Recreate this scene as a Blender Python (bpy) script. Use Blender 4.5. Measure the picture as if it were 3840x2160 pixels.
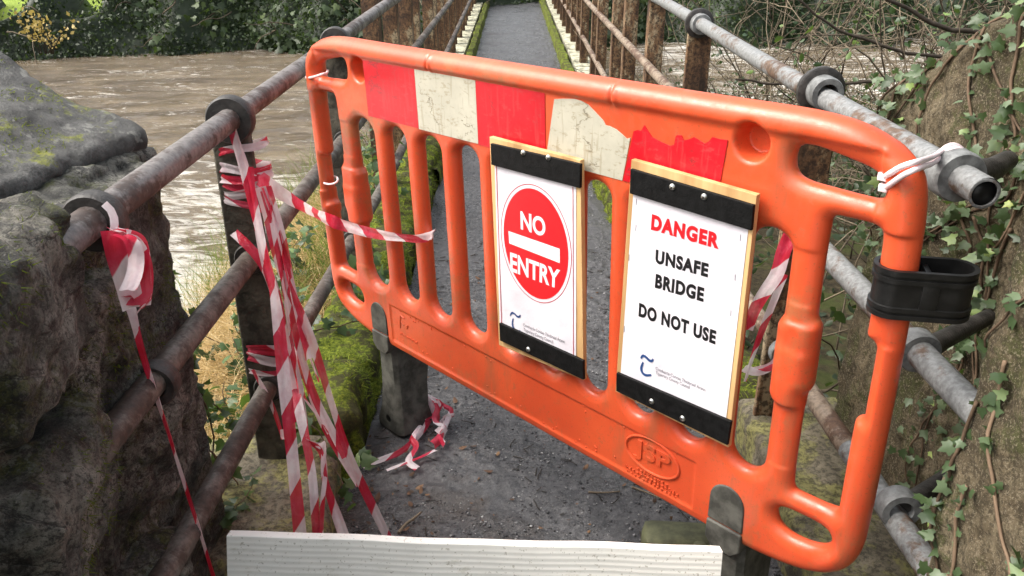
import bpy, bmesh, math, random
import numpy as np
from mathutils import Vector, Matrix
try:
    import openvdb
except ImportError:
    import pyopenvdb as openvdb
SC = bpy.context.scene
for o in list(bpy.data.objects): bpy.data.objects.remove(o)
rnd = random.Random(7); NR = np.random.RandomState(11)

# ------------------------------------------------------------------ camera, sky, sun, exposure
F = 3050.0; PITCH = math.radians(24.2); CH = 1.72
cam = bpy.data.cameras.new('camera'); co = bpy.data.objects.new('camera', cam); SC.collection.objects.link(co)
cam.sensor_width = 36; cam.lens = F / 3840 * 36; cam.clip_start = .02; cam.clip_end = 2000
co.location = (0, 0, CH); co.rotation_euler = (math.pi / 2 - PITCH, 0, 0); SC.camera = co
SUN_AZ, SUN_EL = math.radians(-90), math.radians(50)      # azimuth from +Y towards +X
W = bpy.data.worlds.new('World'); SC.world = W; W.use_nodes = True
wn = W.node_tree.nodes; wl = W.node_tree.links
sky = wn.new('ShaderNodeTexSky'); sky.sky_type = 'NISHITA'; sky.sun_disc = False
sky.sun_elevation = SUN_EL; sky.sun_rotation = SUN_AZ; sky.dust_density = 8; sky.air_density = 1.6
hs = wn.new('ShaderNodeHueSaturation'); hs.inputs['Saturation'].default_value = .35
wl.new(sky.outputs[0], hs.inputs['Color']); wl.new(hs.outputs[0], wn['Background'].inputs[0])
wn['Background'].inputs[1].default_value = .15
sun = bpy.data.lights.new('sun', 'SUN'); so = bpy.data.objects.new('sun', sun); SC.collection.objects.link(so)
sun.energy = .75; sun.angle = math.radians(25); sun.color = (1, .95, .86)
sd = Vector((math.sin(SUN_AZ) * math.cos(SUN_EL), math.cos(SUN_AZ) * math.cos(SUN_EL), math.sin(SUN_EL)))
so.rotation_euler = sd.to_track_quat('Z', 'Y').to_euler(); so.location = sd * 20
SC.view_settings.view_transform = 'Standard'; SC.view_settings.look = 'None'
SC.view_settings.gamma = 1; SC.view_settings.exposure = 1.25
SC.cycles.use_denoising = True
SC.cycles.max_bounces = 8

# ------------------------------------------------------------------ photograph geometry: pixel (2576 wide) -> point on a real plane
sP, cP = math.sin(PITCH), math.cos(PITCH); CAM = np.array([0, 0, CH]); K = 3840 / 2576
def ray(x, y):                        # full pixel
    a, b = (x - 1920) / F, (y - 1080) / F
    return np.array([a, cP - b * sP, -sP - b * cP])
def hit(x, y, o, n):
    d = ray(x, y); return CAM + d * (np.dot(np.asarray(o) - CAM, n) / np.dot(d, n))
def vX(x, y, X): return hit(x * K, y * K, (X, 0, 0), np.array([1., 0, 0]))
def vY(x, y, Y): return hit(x * K, y * K, (0, Y, 0), np.array([0, 1., 0]))
def vZ(x, y, Z): return hit(x * K, y * K, (0, 0, Z), np.array([0, 0, 1.]))

# ------------------------------------------------------------------ helpers
def noise3(p, seed=0):
    p = np.asarray(p, np.float32); i = np.floor(p).astype(np.int64); f = p - i; f = f * f * (3 - 2 * f)
    def h(a, b, c):
        n = (a * 374761393 + b * 668265263 + c * 2147483647 + seed * 974634777) & 0xffffffff
        n = ((n ^ (n >> 13)) * 1274126177) & 0xffffffff
        n = (n ^ (n >> 16)) & 0xffff
        return n.astype(np.float32) / 65535.
    x, y, z = i[..., 0], i[..., 1], i[..., 2]; fx, fy, fz = f[..., 0], f[..., 1], f[..., 2]
    r = 0
    for dx in (0, 1):
        wx = fx if dx else 1 - fx
        for dy in (0, 1):
            wy = fy if dy else 1 - fy
            for dz in (0, 1):
                r = r + wx * wy * (fz if dz else 1 - fz) * h(x + dx, y + dy, z + dz)
    return r * 2 - 1
def fbm(p, oct=4, seed=0):
    p = np.asarray(p, np.float32); r = 0; a = 1.; s = 0
    for k in range(oct):
        r = r + a * noise3(p * 2 ** k + 17.3 * k, seed + k); s += a; a *= .5
    return r / s
def sstep(a, b, x):
    t = np.clip((x - a) / (b - a), 0, 1); return t * t * (3 - 2 * t)

def link(o, parent=None):
    SC.collection.objects.link(o)
    if parent is not None:
        o.parent = parent; o.matrix_parent_inverse = Matrix.Translation(-Vector(parent.location))
    return o
def empty(name, loc):
    o = bpy.data.objects.new(name, None); o.location = [float(t) for t in loc]; o.empty_display_size = .1
    return link(o)
def tag(o, label=None, cat=None, group=None, kind=None):
    if label: o['label'] = label
    if cat: o['category'] = cat
    if group: o['group'] = group
    if kind: o['kind'] = kind
    return o
def thing(name, loc, label, cat, group=None): return tag(empty(name, loc), label, cat, group)

class MB:
    """collects faces; build() links them as one mesh object"""
    def __init__(s): s.V = []; s.F = []; s.C = []; s.U = []; s.n = 0
    def add(s, v, f, c=None, uv=None):
        v = np.asarray(v, np.float32).reshape(-1, 3); s.V.append(v)
        s.F += [[int(i) + s.n for i in q] for q in f]
        s.C.append(np.full(len(v), .5, np.float32) if c is None else np.broadcast_to(np.asarray(c, np.float32), (len(v),)))
        s.U.append(np.zeros((len(v), 2), np.float32) if uv is None else np.asarray(uv, np.float32))
        s.n += len(v); return s
    def box(s, c, h, rz=0., R=None, bev=0., col=None):
        c = np.asarray(c, float); h = np.asarray(h, float)
        bm = bmesh.new(); bmesh.ops.create_cube(bm, size=1)
        for v in bm.verts: v.co = Vector((v.co.x * 2 * h[0], v.co.y * 2 * h[1], v.co.z * 2 * h[2]))
        if bev: bmesh.ops.bevel(bm, geom=bm.edges[:], offset=bev, segments=2, profile=.6, affect='EDGES')
        P = np.array([v.co[:] for v in bm.verts]); f = [[v.index for v in q.verts] for q in bm.faces]
        bm.verts.index_update(); f = [[v.index for v in q.verts] for q in bm.faces]; bm.free()
        if R is None:
            cz, sz = math.cos(rz), math.sin(rz); R = np.array([[cz, -sz, 0], [sz, cz, 0], [0, 0, 1]])
        return s.add(P @ np.asarray(R).T + c, f, col)
    def tube(s, path, r, n=10, cap=True, col=None, prof=None):
        path = np.asarray(path, float); m = len(path); r = np.broadcast_to(np.asarray(r, float), (m,))
        t = np.gradient(path, axis=0); t /= np.linalg.norm(t, axis=1)[:, None] + 1e-9
        up = np.array([0, 0, 1.]) if abs(t[0, 2]) < .9 else np.array([1., 0, 0])
        a = np.cross(t[0], up); a /= np.linalg.norm(a); vs = []
        for k in range(m):
            a = a - t[k] * (a @ t[k]); a /= np.linalg.norm(a) + 1e-9; b = np.cross(t[k], a)
            for j in range(n):
                q = 2 * math.pi * j / n
                vs.append(path[k] + r[k] * (a * math.cos(q) + b * math.sin(q)))
        f = [[k * n + j, k * n + (j + 1) % n, (k + 1) * n + (j + 1) % n, (k + 1) * n + j] for k in range(m - 1) for j in range(n)]
        if cap: f += [list(range(n))[::-1], [(m - 1) * n + j for j in range(n)]]
        return s.add(vs, f, col)
    def build(s, name, mat, parent=None, smooth=True, auto=None):
        me = bpy.data.meshes.new(name)
        V = np.concatenate(s.V); C = np.concatenate(s.C); U = np.concatenate(s.U)
        me.from_pydata(V.tolist(), [], s.F)
        at = me.attributes.new('vcol', 'FLOAT', 'POINT'); at.data.foreach_set('value', C)
        uvl = me.uv_layers.new(name='UVMap'); li = np.empty(len(me.loops), np.int32); me.loops.foreach_get('vertex_index', li)
        uvl.data.foreach_set('uv', U[li].ravel())
        me.materials.append(mat); me.update()
        if smooth:
            me.polygons.foreach_set('use_smooth', [True] * len(me.polygons))
            if auto: me.set_sharp_from_angle(angle=math.radians(auto))
        return link(bpy.data.objects.new(name, me), parent)

def grid_np(name, V, F, mat, parent=None, C=None, smooth=True):
    """fast path for large uniform-polygon meshes; F is (m,k)"""
    me = bpy.data.meshes.new(name); V = np.asarray(V, np.float32); F = np.asarray(F, np.int32); m, k = F.shape
    me.vertices.add(len(V)); me.vertices.foreach_set('co', V.ravel())
    me.loops.add(m * k); me.loops.foreach_set('vertex_index', F.ravel())
    me.polygons.add(m); me.polygons.foreach_set('loop_start', np.arange(0, m * k, k, dtype=np.int32))
    me.polygons.foreach_set('loop_total', np.full(m, k, np.int32))
    if smooth: me.polygons.foreach_set('use_smooth', np.ones(m, bool))
    if C is not None:
        at = me.attributes.new('vcol', 'FLOAT', 'POINT'); at.data.foreach_set('value', np.asarray(C, np.float32))
    me.update(calc_edges=True); me.validate(); me.materials.append(mat)
    return link(bpy.data.objects.new(name, me), parent)
def heightgrid(xs, ys, zf):
    X, Y = np.meshgrid(xs, ys, indexing='ij'); Z = zf(X, Y); V = np.stack([X, Y, Z], -1).reshape(-1, 3)
    n, m = X.shape; i = np.arange(n - 1)[:, None] * m + np.arange(m - 1)[None]; i = i.ravel()
    return V, np.stack([i, i + m, i + m + 1, i + 1], 1)
def iso(phi, org, h):
    """phi<0 inside -> verts, quads with outward normals"""
    g = openvdb.FloatGrid(); g.background = 1.0
    g.copyFromArray(np.ascontiguousarray(phi.astype(np.float32))); p, q = g.convertToQuads(0.0)
    p = np.asarray(p) * h + np.asarray(org); q = np.asarray(q, np.int64)
    a, b, c = p[q[:, 0]], p[q[:, 1]], p[q[:, 2]]; d = p[q[:, 3]]
    n = np.cross(c - a, d - b); vol = np.sum(((a + c) / 2 - p.mean(0)) * n)
    if vol < 0: q = q[:, ::-1]
    return p, q

# ------------------------------------------------------------------ materials
class NT:
    def __init__(s, name):
        s.m = bpy.data.materials.new(name); s.m.use_nodes = True; s.t = s.m.node_tree; s.N = s.t.nodes; s.L = s.t.links
        s.b = s.N['Principled BSDF']; s.out = s.N['Material Output']
        s.co = s.N.new('ShaderNodeTexCoord').outputs['Object']
    def set(s, **k):
        for a, v in k.items():
            i = s.b.inputs[{'rough': 'Roughness', 'metal': 'Metallic', 'spec': 'Specular IOR Level', 'col': 'Base Color', 'sss': 'Subsurface Weight', 'coat': 'Coat Weight'}[a]]
            s.put(v, i)
        return s
    def put(s, v, i):
        if hasattr(v, 'is_linked') or hasattr(v, 'links'): s.L.new(v, i)
        elif isinstance(v, (tuple, list)): i.default_value = (*v[:3], 1) if len(i.default_value) == 4 else v
        else: i.default_value = v
    def mapped(s, scale=(1, 1, 1), rot=(0, 0, 0), src=None):
        n = s.N.new('ShaderNodeMapping'); n.inputs['Scale'].default_value = scale; n.inputs['Rotation'].default_value = rot
        s.L.new(src or s.co, n.inputs['Vector']); return n.outputs[0]
    def noise(s, scale, detail=5, rough=.6, vec=None, dist=0.):
        n = s.N.new('ShaderNodeTexNoise'); n.inputs['Scale'].default_value = scale; n.inputs['Detail'].default_value = detail
        n.inputs['Roughness'].default_value = rough; n.inputs['Distortion'].default_value = dist
        s.L.new(vec or s.co, n.inputs['Vector']); return n.outputs['Fac']
    def voro(s, scale, vec=None, feature='F1'):
        n = s.N.new('ShaderNodeTexVoronoi'); n.inputs['Scale'].default_value = scale; n.feature = feature
        s.L.new(vec or s.co, n.inputs['Vector']); return n.outputs['Distance']
    def ramp(s, fac, stops, lin=True):
        n = s.N.new('ShaderNodeValToRGB'); e = n.color_ramp.elements
        while len(e) < len(stops): e.new(.5)
        if fac.node.bl_idname == 'ShaderNodeTexNoise': stops = [(.5 + (p - .5) * .62, c) for p, c in stops]   # noise values crowd round the middle
        for k, (p, c) in enumerate(stops):
            e[k].position = p; c = (c, c, c) if not isinstance(c, (tuple, list)) else c; e[k].color = (*c, 1)
        s.L.new(fac, n.inputs[0]); return n.outputs[0]
    def mix(s, fac, a, b, mode='MIX'):
        n = s.N.new('ShaderNodeMix'); n.data_type = 'RGBA'; n.blend_type = mode
        s.put(fac, n.inputs[0]); s.put(a, n.inputs[6]); s.put(b, n.inputs[7]); return n.outputs[2]
    def math(s, op, a, b=0., clamp=False):
        n = s.N.new('ShaderNodeMath'); n.operation = op; n.use_clamp = clamp; s.put(a, n.inputs[0]); s.put(b, n.inputs[1]); return n.outputs[0]
    def attr(s, name='vcol'):
        n = s.N.new('ShaderNodeAttribute'); n.attribute_name = name; return n.outputs['Fac']
    def up(s):
        g = s.N.new('ShaderNodeNewGeometry'); x = s.N.new('ShaderNodeSeparateXYZ'); s.L.new(g.outputs['Normal'], x.inputs[0]); return x.outputs[2]
    def xyz(s, src=None):
        x = s.N.new('ShaderNodeSeparateXYZ'); s.L.new(src or s.co, x.inputs[0]); return x.outputs
    def bump(s, h, strength=.5, dist=.01):
        n = s.N.new('ShaderNodeBump'); n.inputs['Strength'].default_value = strength; n.inputs['Distance'].default_value = dist
        s.L.new(h, n.inputs['Height']); s.L.new(n.outputs[0], s.b.inputs['Normal']); return s
    def translucent(s, col, fac):
        tr = s.N.new('ShaderNodeBsdfTranslucent'); s.put(col, tr.inputs[0]); mx = s.N.new('ShaderNodeMixShader'); mx.inputs[0].default_value = fac
        s.L.new(s.b.outputs[0], mx.inputs[1]); s.L.new(tr.outputs[0], mx.inputs[2]); s.L.new(mx.outputs[0], s.out.inputs[0]); s.mx = mx; return s

def plain(name, col, rough=.5, var=.25, scale=30, bump=.15, spec=.5, metal=0., bd=.003):
    n = NT(name); f = n.noise(scale)
    lo = tuple(c * (1 - var) for c in col); hi = tuple(min(1, c * (1 + var)) for c in col)
    n.set(col=n.ramp(f, [(.3, lo), (.7, hi)]), rough=rough, spec=spec, metal=metal)
    if bump: n.bump(n.noise(scale * 4), bump, bd)
    return n.m

def m_orange():
    n = NT('orange_plastic'); a = n.noise(3.5, 4); b = n.noise(45, 6, .7); st = n.noise(9, 5, .65, n.mapped((1, 1, .25)))
    c = n.ramp(a, [(.3, (.54, .066, .022)), (.7, (.63, .088, .028))])
    dirt = n.ramp(st, [(.55, 0.), (.72, .5)])
    c = n.mix(dirt, c, (.27, .10, .045)); c = n.mix(n.ramp(n.noise(2.1, 8, .75), [(.57, 0.), (.72, .5)]), c, (.20, .14, .06)); sc_ = n.noise(38, 8, .8); c = n.mix(n.ramp(sc_, [(.61, 0.), (.69, .45)]), c, (.30, .11, .05))
    sp = n.ramp(n.noise(190, 2), [(.74, 0.), (.78, .5)]); c = n.mix(sp, c, (.25, .07, .03))
    n.set(col=c, rough=n.ramp(b, [(.3, .28), (.7, .44)]), spec=.5); n.bump(n.noise(70, 5), .15, .002); return n.m
def m_sheet(name, base, dirtc):
    n = NT(name); a = n.noise(5, 6, .65); d = n.noise(30, 7, .75, n.mapped((1, 1, 2.5))); sc = n.noise(75, 3, .5, n.mapped((1.2, 1.2, .10)))
    c = n.ramp(a, [(.3, tuple(t * .78 for t in base)), (.7, base)])
    c = n.mix(n.ramp(d, [(.58, 0.), (.70, .55)]), c, dirtc); c = n.mix(n.ramp(sc, [(.64, 0.), (.70, .35)]), c, dirtc)
    cr = n.math('ABSOLUTE', n.math('SUBTRACT', n.noise(3.3, 6, .6, n.mapped((1, 1, 2.2))), .5)); msk = n.ramp(n.noise(7, 2), [(.5, 0.), (.56, 1.)])
    c = n.mix(n.math('MULTIPLY', n.ramp(cr, [(.0, .9), (.007, 0.)]), msk), c, tuple(t * .5 for t in dirtc))
    n.set(col=c, rough=n.ramp(a, [(.3, .3), (.7, .5)]), spec=.5); n.bump(n.noise(18, 5), .15, .004); return n.m
def m_pipe(name, base, rust, amt, rough=.45, metal=.0):
    n = NT(name); v = n.mapped((1, 1, 1)); a = n.noise(16, 6, .72); b = n.noise(90, 4); band = n.noise(7, 5, .7, n.mapped((1, .35, 1)))
    c = n.ramp(b, [(.3, tuple(t * .7 for t in base)), (.7, tuple(min(1, t * 1.2) for t in base))])
    rc = n.ramp(n.noise(60, 4), [(.3, tuple(t * .5 for t in rust)), (.75, rust)])
    k = n.math('ADD', n.math('MULTIPLY', a, .5), n.math('MULTIPLY', band, .5))
    c = n.mix(n.ramp(k, [(amt, 0.), (amt + .06, 1.)]), c, rc)
    n.set(col=c, rough=n.ramp(a, [(.3, rough), (.7, rough + .3)]), metal=metal, spec=.5); n.bump(n.noise(120, 5), .35, .002); return n.m
def m_stone():
    n = NT('dark_field_stone'); a = n.noise(5.5, 10, .74); b = n.noise(36, 10, .82); lich = n.noise(19, 9, .72); fine = n.noise(160, 5, .78); w = n.mapped((1, 1, 1.5), (.3, .5, .2))
    c = n.ramp(a, [(.34, (.05, .05, .042)), (.5, (.20, .196, .17)), (.66, (.50, .485, .425))])
    br = n.noise(2.6, 4); c = n.mix(n.ramp(br, [(.5, 0.), (.68, .5)]), c, n.ramp(a, [(.36, (.08, .068, .052)), (.64, (.33, .285, .22))]))
    ms = n.noise(4.8, 10, .77); c = n.mix(n.ramp(ms, [(.53, 0.), (.62, .85)]), c, n.ramp(b, [(.36, (.025, .032, .009)), (.64, (.12, .135, .028))]))
    c = n.mix(n.ramp(lich, [(.62, 0.), (.68, .75)]), c, (.26, .27, .22))
    c = n.mix(n.ramp(b, [(.36, .85), (.50, 0.)]), c, (.014, .013, .011)); c = n.mix(n.ramp(fine, [(.34, .7), (.48, 0.)]), c, (.02, .019, .016)); c = n.mix(n.ramp(fine, [(.60, 0.), (.70, .5)]), c, (.23, .22, .19))
    cr = n.math('ABSOLUTE', n.math('SUBTRACT', n.noise(4.2, 8, .62, w, .6), .5)); c = n.mix(n.ramp(cr, [(.0, .85), (.012, 0.)]), c, (.010, .009, .008))
    n.set(col=c, rough=n.ramp(b, [(.3, .42), (.7, .8)]), spec=.45)
    n.bump(n.math('ADD', n.math('ADD', b, n.math('MULTIPLY', fine, .45)), n.math('ADD', a, n.math('MULTIPLY', n.math('MINIMUM', cr, .03), 8.))), 1., .03); return n.m
def m_cope():
    n = NT('grey_cope_stone'); a = n.noise(6, 9, .72); b = n.noise(42, 9, .8); fine = n.noise(190, 5, .75)
    c = n.ramp(a, [(.34, (.040, .040, .038)), (.66, (.165, .163, .155))])
    c = n.mix(n.ramp(b, [(.40, .75), (.55, 0.)]), c, (.035, .035, .032)); c = n.mix(n.ramp(fine, [(.36, .6), (.5, 0.)]), c, (.04, .04, .037))
    c = n.mix(n.ramp(n.noise(16, 7, .7), [(.62, 0.), (.68, .6)]), c, (.30, .30, .27))
    u = n.up(); ms = n.math('ADD', n.noise(7, 9, .78), n.math('MULTIPLY', n.math('SUBTRACT', u, .8), .10))
    c = n.mix(n.ramp(ms, [(.575, 0.), (.62, 1.)]), c, n.ramp(b, [(.35, (.05, .065, .008)), (.62, (.24, .25, .03))]))
    n.set(col=c, rough=n.ramp(b, [(.3, .38), (.7, .75)]), spec=.45); n.bump(n.math('ADD', n.math('ADD', b, n.math('MULTIPLY', fine, .4)), a), .9, .014); return n.m
def m_wall():
    n = NT('brown_render_stone'); a = n.noise(4.5, 9, .74); b = n.noise(58, 9, .8); st = n.noise(14, 8, .75, n.mapped((1, 1, .22))); fine = n.noise(200, 4, .75)
    c = n.ramp(a, [(.32, (.060, .046, .028)), (.5, (.155, .120, .072)), (.68, (.29, .235, .15))])
    c = n.mix(n.ramp(st, [(.42, .5), (.52, 0.)]), c, (.060, .050, .028))
    c = n.mix(n.ramp(n.noise(5, 9, .75), [(.49, 0.), (.58, .75)]), c, (.075, .088, .024))
    c = n.mix(n.ramp(b, [(.42, .75), (.52, 0.)]), c, (.055, .043, .026)); c = n.mix(n.ramp(fine, [(.58, 0.), (.66, .6)]), c, (.40, .34, .24))
    n.set(col=c, rough=.85, spec=.25); n.bump(n.math('ADD', n.math('ADD', b, n.math('MULTIPLY', fine, .5)), a), 1., .020); return n.m
def m_path():
    n = NT('wet_path'); a = n.noise(2.4, 6, .62); b = n.noise(42, 9, .82); g = n.noise(150, 5, .75); x = n.xyz()
    c = n.ramp(b, [(.36, (.022, .022, .024)), (.5, (.125, .124, .132)), (.64, (.38, .375, .385))])
    mud = n.math('ADD', n.math('MULTIPLY', n.math('SUBTRACT', 2.32, x[1]), .80), n.math('SUBTRACT', n.noise(3.2, 7, .72), .5))
    mud = n.math('ADD', mud, n.math('MULTIPLY', x[0], -.16))
    wet = n.ramp(n.noise(2.6, 8, .66, n.mapped((1, .7, 1))), [(.47, 1.), (.56, 0.)]); c = n.mix(n.math('MULTIPLY', wet, .55), c, (.040, .040, .045))
    c = n.mix(n.ramp(mud, [(.06, 0.), (.32, .92)]), c, n.ramp(g, [(.36, (.020, .014, .010)), (.62, (.105, .074, .048))]))
    c = n.mix(n.ramp(g, [(.60, 0.), (.68, .6)]), c, (.33, .32, .31)); c = n.mix(n.ramp(g, [(.34, .75), (.42, 0.)]), c, (.015, .014, .014))
    lv = n.voro(30, n.mapped((1, 2.4, 1), (0, 0, .5))); c = n.mix(n.ramp(lv, [(.09, .8), (.15, 0.)]), c, (.012, .010, .009))
    n.set(col=c, rough=n.mix(wet, n.ramp(b, [(.4, .28), (.6, .6)]), n.ramp(b, [(.4, .03), (.6, .16)])), spec=1., coat=n.math('MULTIPLY', wet, .9)); n.b.inputs['Coat Roughness'].default_value = .06
    n.bump(n.math('MULTIPLY', n.math('ADD', b, n.math('MULTIPLY', g, .5)), n.math('SUBTRACT', 1.08, wet)), .9, .022); return n.m
def m_path():
    n = NT('wet_path'); a = n.noise(2.2, 5, .6); b = n.noise(48, 8, .8); g = n.noise(160, 4, .7); x = n.xyz()
    c = n.ramp(b, [(.3, (.020, .019, .021)), (.55, (.062, .060, .063)), (.75, (.13, .125, .125))])
    mud = n.math('ADD', n.math('MULTIPLY', n.math('SUBTRACT', 2.35, x[1]), .28), n.math('SUBTRACT', n.noise(3.2, 6, .7), .5))
    mud = n.math('ADD', mud, n.math('MULTIPLY', x[0], -.22))
    c = n.mix(n.ramp(mud, [(.1, 0.), (.38, .85)]), c, n.ramp(g, [(.3, (.022, .015, .010)), (.7, (.085, .055, .032))]))
    c = n.mix(n.ramp(g, [(.64, 0.), (.72, .5)]), c, (.22, .21, .20))
    lv = n.voro(34, n.mapped((1, 2.2, 1), (0, 0, .5))); c = n.mix(n.ramp(lv, [(.10, .75), (.16, 0.)]), c, (.012, .010, .009))
    n.set(col=c, rough=n.ramp(n.math('ADD', n.math('MULTIPLY', a, .6), n.math('MULTIPLY', b, .4)), [(.38, .10), (.5, .32), (.64, .62)]), spec=.55)
    n.bump(n.math('ADD', n.math('MULTIPLY', b, 1.0), n.math('MULTIPLY', g, .5)), .55, .012); return n.m
def m_slab():
    n = NT('mossy_slab'); a = n.noise(5, 7, .7); b = n.noise(60, 7, .75)
    c = n.ramp(a, [(.32, (.09, .078, .055)), (.68, (.26, .225, .16))])
    c = n.mix(n.ramp(n.noise(6, 7, .7), [(.44, 0.), (.56, .85)]), c, (.30, .285, .10))
    c = n.mix(n.ramp(b, [(.38, .7), (.55, 0.)]), c, (.03, .026, .016))
    n.set(col=c, rough=.65, spec=.35); n.bump(b, .9, .014); return n.m
def m_moss():
    n = NT('moss'); a = n.noise(9, 6, .7); b = n.noise(80, 6, .8)
    c = n.ramp(b, [(.3, (.035, .05, .007)), (.52, (.13, .17, .016)), (.7, (.27, .30, .035))])
    c = n.mix(n.ramp(a, [(.44, 0.), (.56, .85)]), c, (.045, .038, .020))
    n.set(col=c, rough=.9, spec=.2); n.bump(b, 1., .015); return n.m
def m_ground():
    n = NT('earth_and_grass'); a = n.noise(1.6, 7, .7); b = n.noise(25, 8, .75); x = n.xyz()
    c = n.ramp(b, [(.3, (.018, .014, .008)), (.6, (.06, .047, .026)), (.75, (.10, .08, .045))])
    c = n.mix(n.ramp(a, [(.48, 0.), (.6, .7)]), c, (.05, .065, .015))
    far = n.ramp(n.math('MULTIPLY', x[1], .04), [(.735, 0.), (.765, 1.)])
    c = n.mix(far, c, n.ramp(b, [(.3, (.16, .24, .03)), (.7, (.28, .36, .06))]))
    n.set(col=c, rough=.9, spec=.2); n.bump(b, .8, .02); return n.m
def m_water():
    n = NT('brown_river_water'); v = n.mapped((.5, 1.6, 1), (0, 0, .25)); x = n.xyz()
    a = n.noise(1.6, 7, .65, v, .6); b = n.noise(4.2, 9, .74, v, 1.4); big = n.noise(.55, 4, .6, v)
    c = n.ramp(a, [(.32, (.085, .054, .024)), (.55, (.145, .100, .050)), (.7, (.21, .155, .088))])
    near = n.ramp(n.math('MULTIPLY', x[1], .05), [(.24, 1.), (.50, 0.)]); rt = n.ramp(n.math('MULTIPLY', x[0], .1), [(.2, 0.), (.32, 1.)])
    k = n.math('ADD', n.math('ADD', n.math('MULTIPLY', b, .70), n.math('MULTIPLY', big, .30)), n.math('ADD', n.math('MULTIPLY', near, .20), n.math('MULTIPLY', rt, .06)))
    foam_glare = n.ramp(k, [(.555, 0.), (.60, .55), (.67, .95)])
    c = n.mix(n.math('MULTIPLY', near, .25), c, (.33, .26, .17)); c = n.mix(foam_glare, c, (.80, .77, .70))  # near water lightened for sky glare; mask is foam plus painted glare
    n.set(col=c, rough=n.ramp(foam_glare, [(0, .06), (.6, .45)]), spec=.7)
    n.bump(n.math('ADD', b, n.math('MULTIPLY', n.noise(13, 7, .72, v, .9), .5)), .8, .14); return n.m
def m_leaf(name, stops, tr=.25, rough=.42, tcol=(.12, .2, .03)):
    n = NT(name); at = n.attr(); v = n.noise(40, 3)
    c = n.ramp(n.math('ADD', at, n.math('MULTIPLY', n.math('SUBTRACT', v, .5), .25)), stops)
    n.set(col=c, rough=rough, spec=.4); n.translucent(tcol, tr); return n.m
def m_tape():
    n = NT('red_white_tape'); uv = n.N.new('ShaderNodeUVMap').outputs[0]; x = n.xyz(uv)
    k = n.math('FRACT', n.math('ADD', n.math('DIVIDE', x[0], .205), n.math('MULTIPLY', x[1], .22)))
    w = n.noise(16, 5)
    f = n.ramp(k, [(.49, 0.), (.51, 1.)])
    c = n.mix(f, n.ramp(w, [(.3, (.58, .014, .040)), (.6, (.64, .035, .085)), (.8, (.68, .11, .17))]), n.ramp(w, [(.3, (.76, .58, .63)), (.6, (.88, .80, .82))]))
    n.set(col=c, rough=.32, spec=.5); n.bump(n.noise(60, 5, .65, n.mapped((1, 1, .3))), .7, .008); n.translucent(c, .38); tp_ = n.N.new('ShaderNodeBsdfTransparent'); m2 = n.N.new('ShaderNodeMixShader'); m2.inputs[0].default_value = .10; n.L.new(n.mx.outputs[0], m2.inputs[1]); n.L.new(tp_.outputs[0], m2.inputs[2]); n.L.new(m2.outputs[0], n.out.inputs[0]); return n.m
def m_wood():
    n = NT('pine_plywood'); w = n.noise(14, 5, .6, n.mapped((1, 1, .12)))
    n.set(col=n.ramp(w, [(.3, (.42, .24, .10)), (.7, (.66, .43, .20))]), rough=.6, spec=.3); n.bump(w, .2, .002); return n.m
def m_rust():
    n = NT('rusty_painted_iron'); a = n.noise(9, 7, .72, n.mapped((1, 1, .4))); b = n.noise(60, 6, .75)
    c = n.ramp(a, [(.28, (.032, .020, .013)), (.45, (.105, .056, .030)), (.58, (.20, .115, .058)), (.68, (.33, .26, .165))])
    c = n.mix(n.ramp(b, [(.42, .8), (.52, 0.)]), c, (.03, .02, .014))
    n.set(col=c, rough=.8, spec=.3); n.bump(b, .9, .008); return n.m
def m_bark(name, lo, hi):
    n = NT(name); a = n.noise(30, 6, .7)
    n.set(col=n.ramp(n.math('ADD', n.math('MULTIPLY', a, .6), n.math('MULTIPLY', n.attr(), .4)), [(.25, lo), (.7, hi)]), rough=.8, spec=.25); n.bump(a, .6, .004); return n.m
def m_paper():
    n = NT('laminated_paper'); a = n.noise(5, 3)
    n.set(col=n.ramp(a, [(.3, (.64, .61, .66)), (.6, (.76, .725, .77))]), rough=.35, spec=.4); n.bump(n.noise(9, 4), .35, .012); return n.m
def m_board():
    n = NT('white_pvc'); a = n.noise(6, 5, .6); d = n.noise(26, 8, .75, n.mapped((.5, 1, 1.6)))
    c = n.ramp(a, [(.3, (.84, .83, .77)), (.6, (.90, .89, .83))]); c = n.mix(n.ramp(d, [(.66, 0.), (.78, .4)]), c, (.45, .41, .30)); c = n.mix(n.ramp(n.noise(120, 3), [(.70, 0.), (.76, .5)]), c, (.25, .22, .15))
    n.set(col=c, rough=.45, spec=.4); n.bump(d, .08, .003); return n.m
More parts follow.
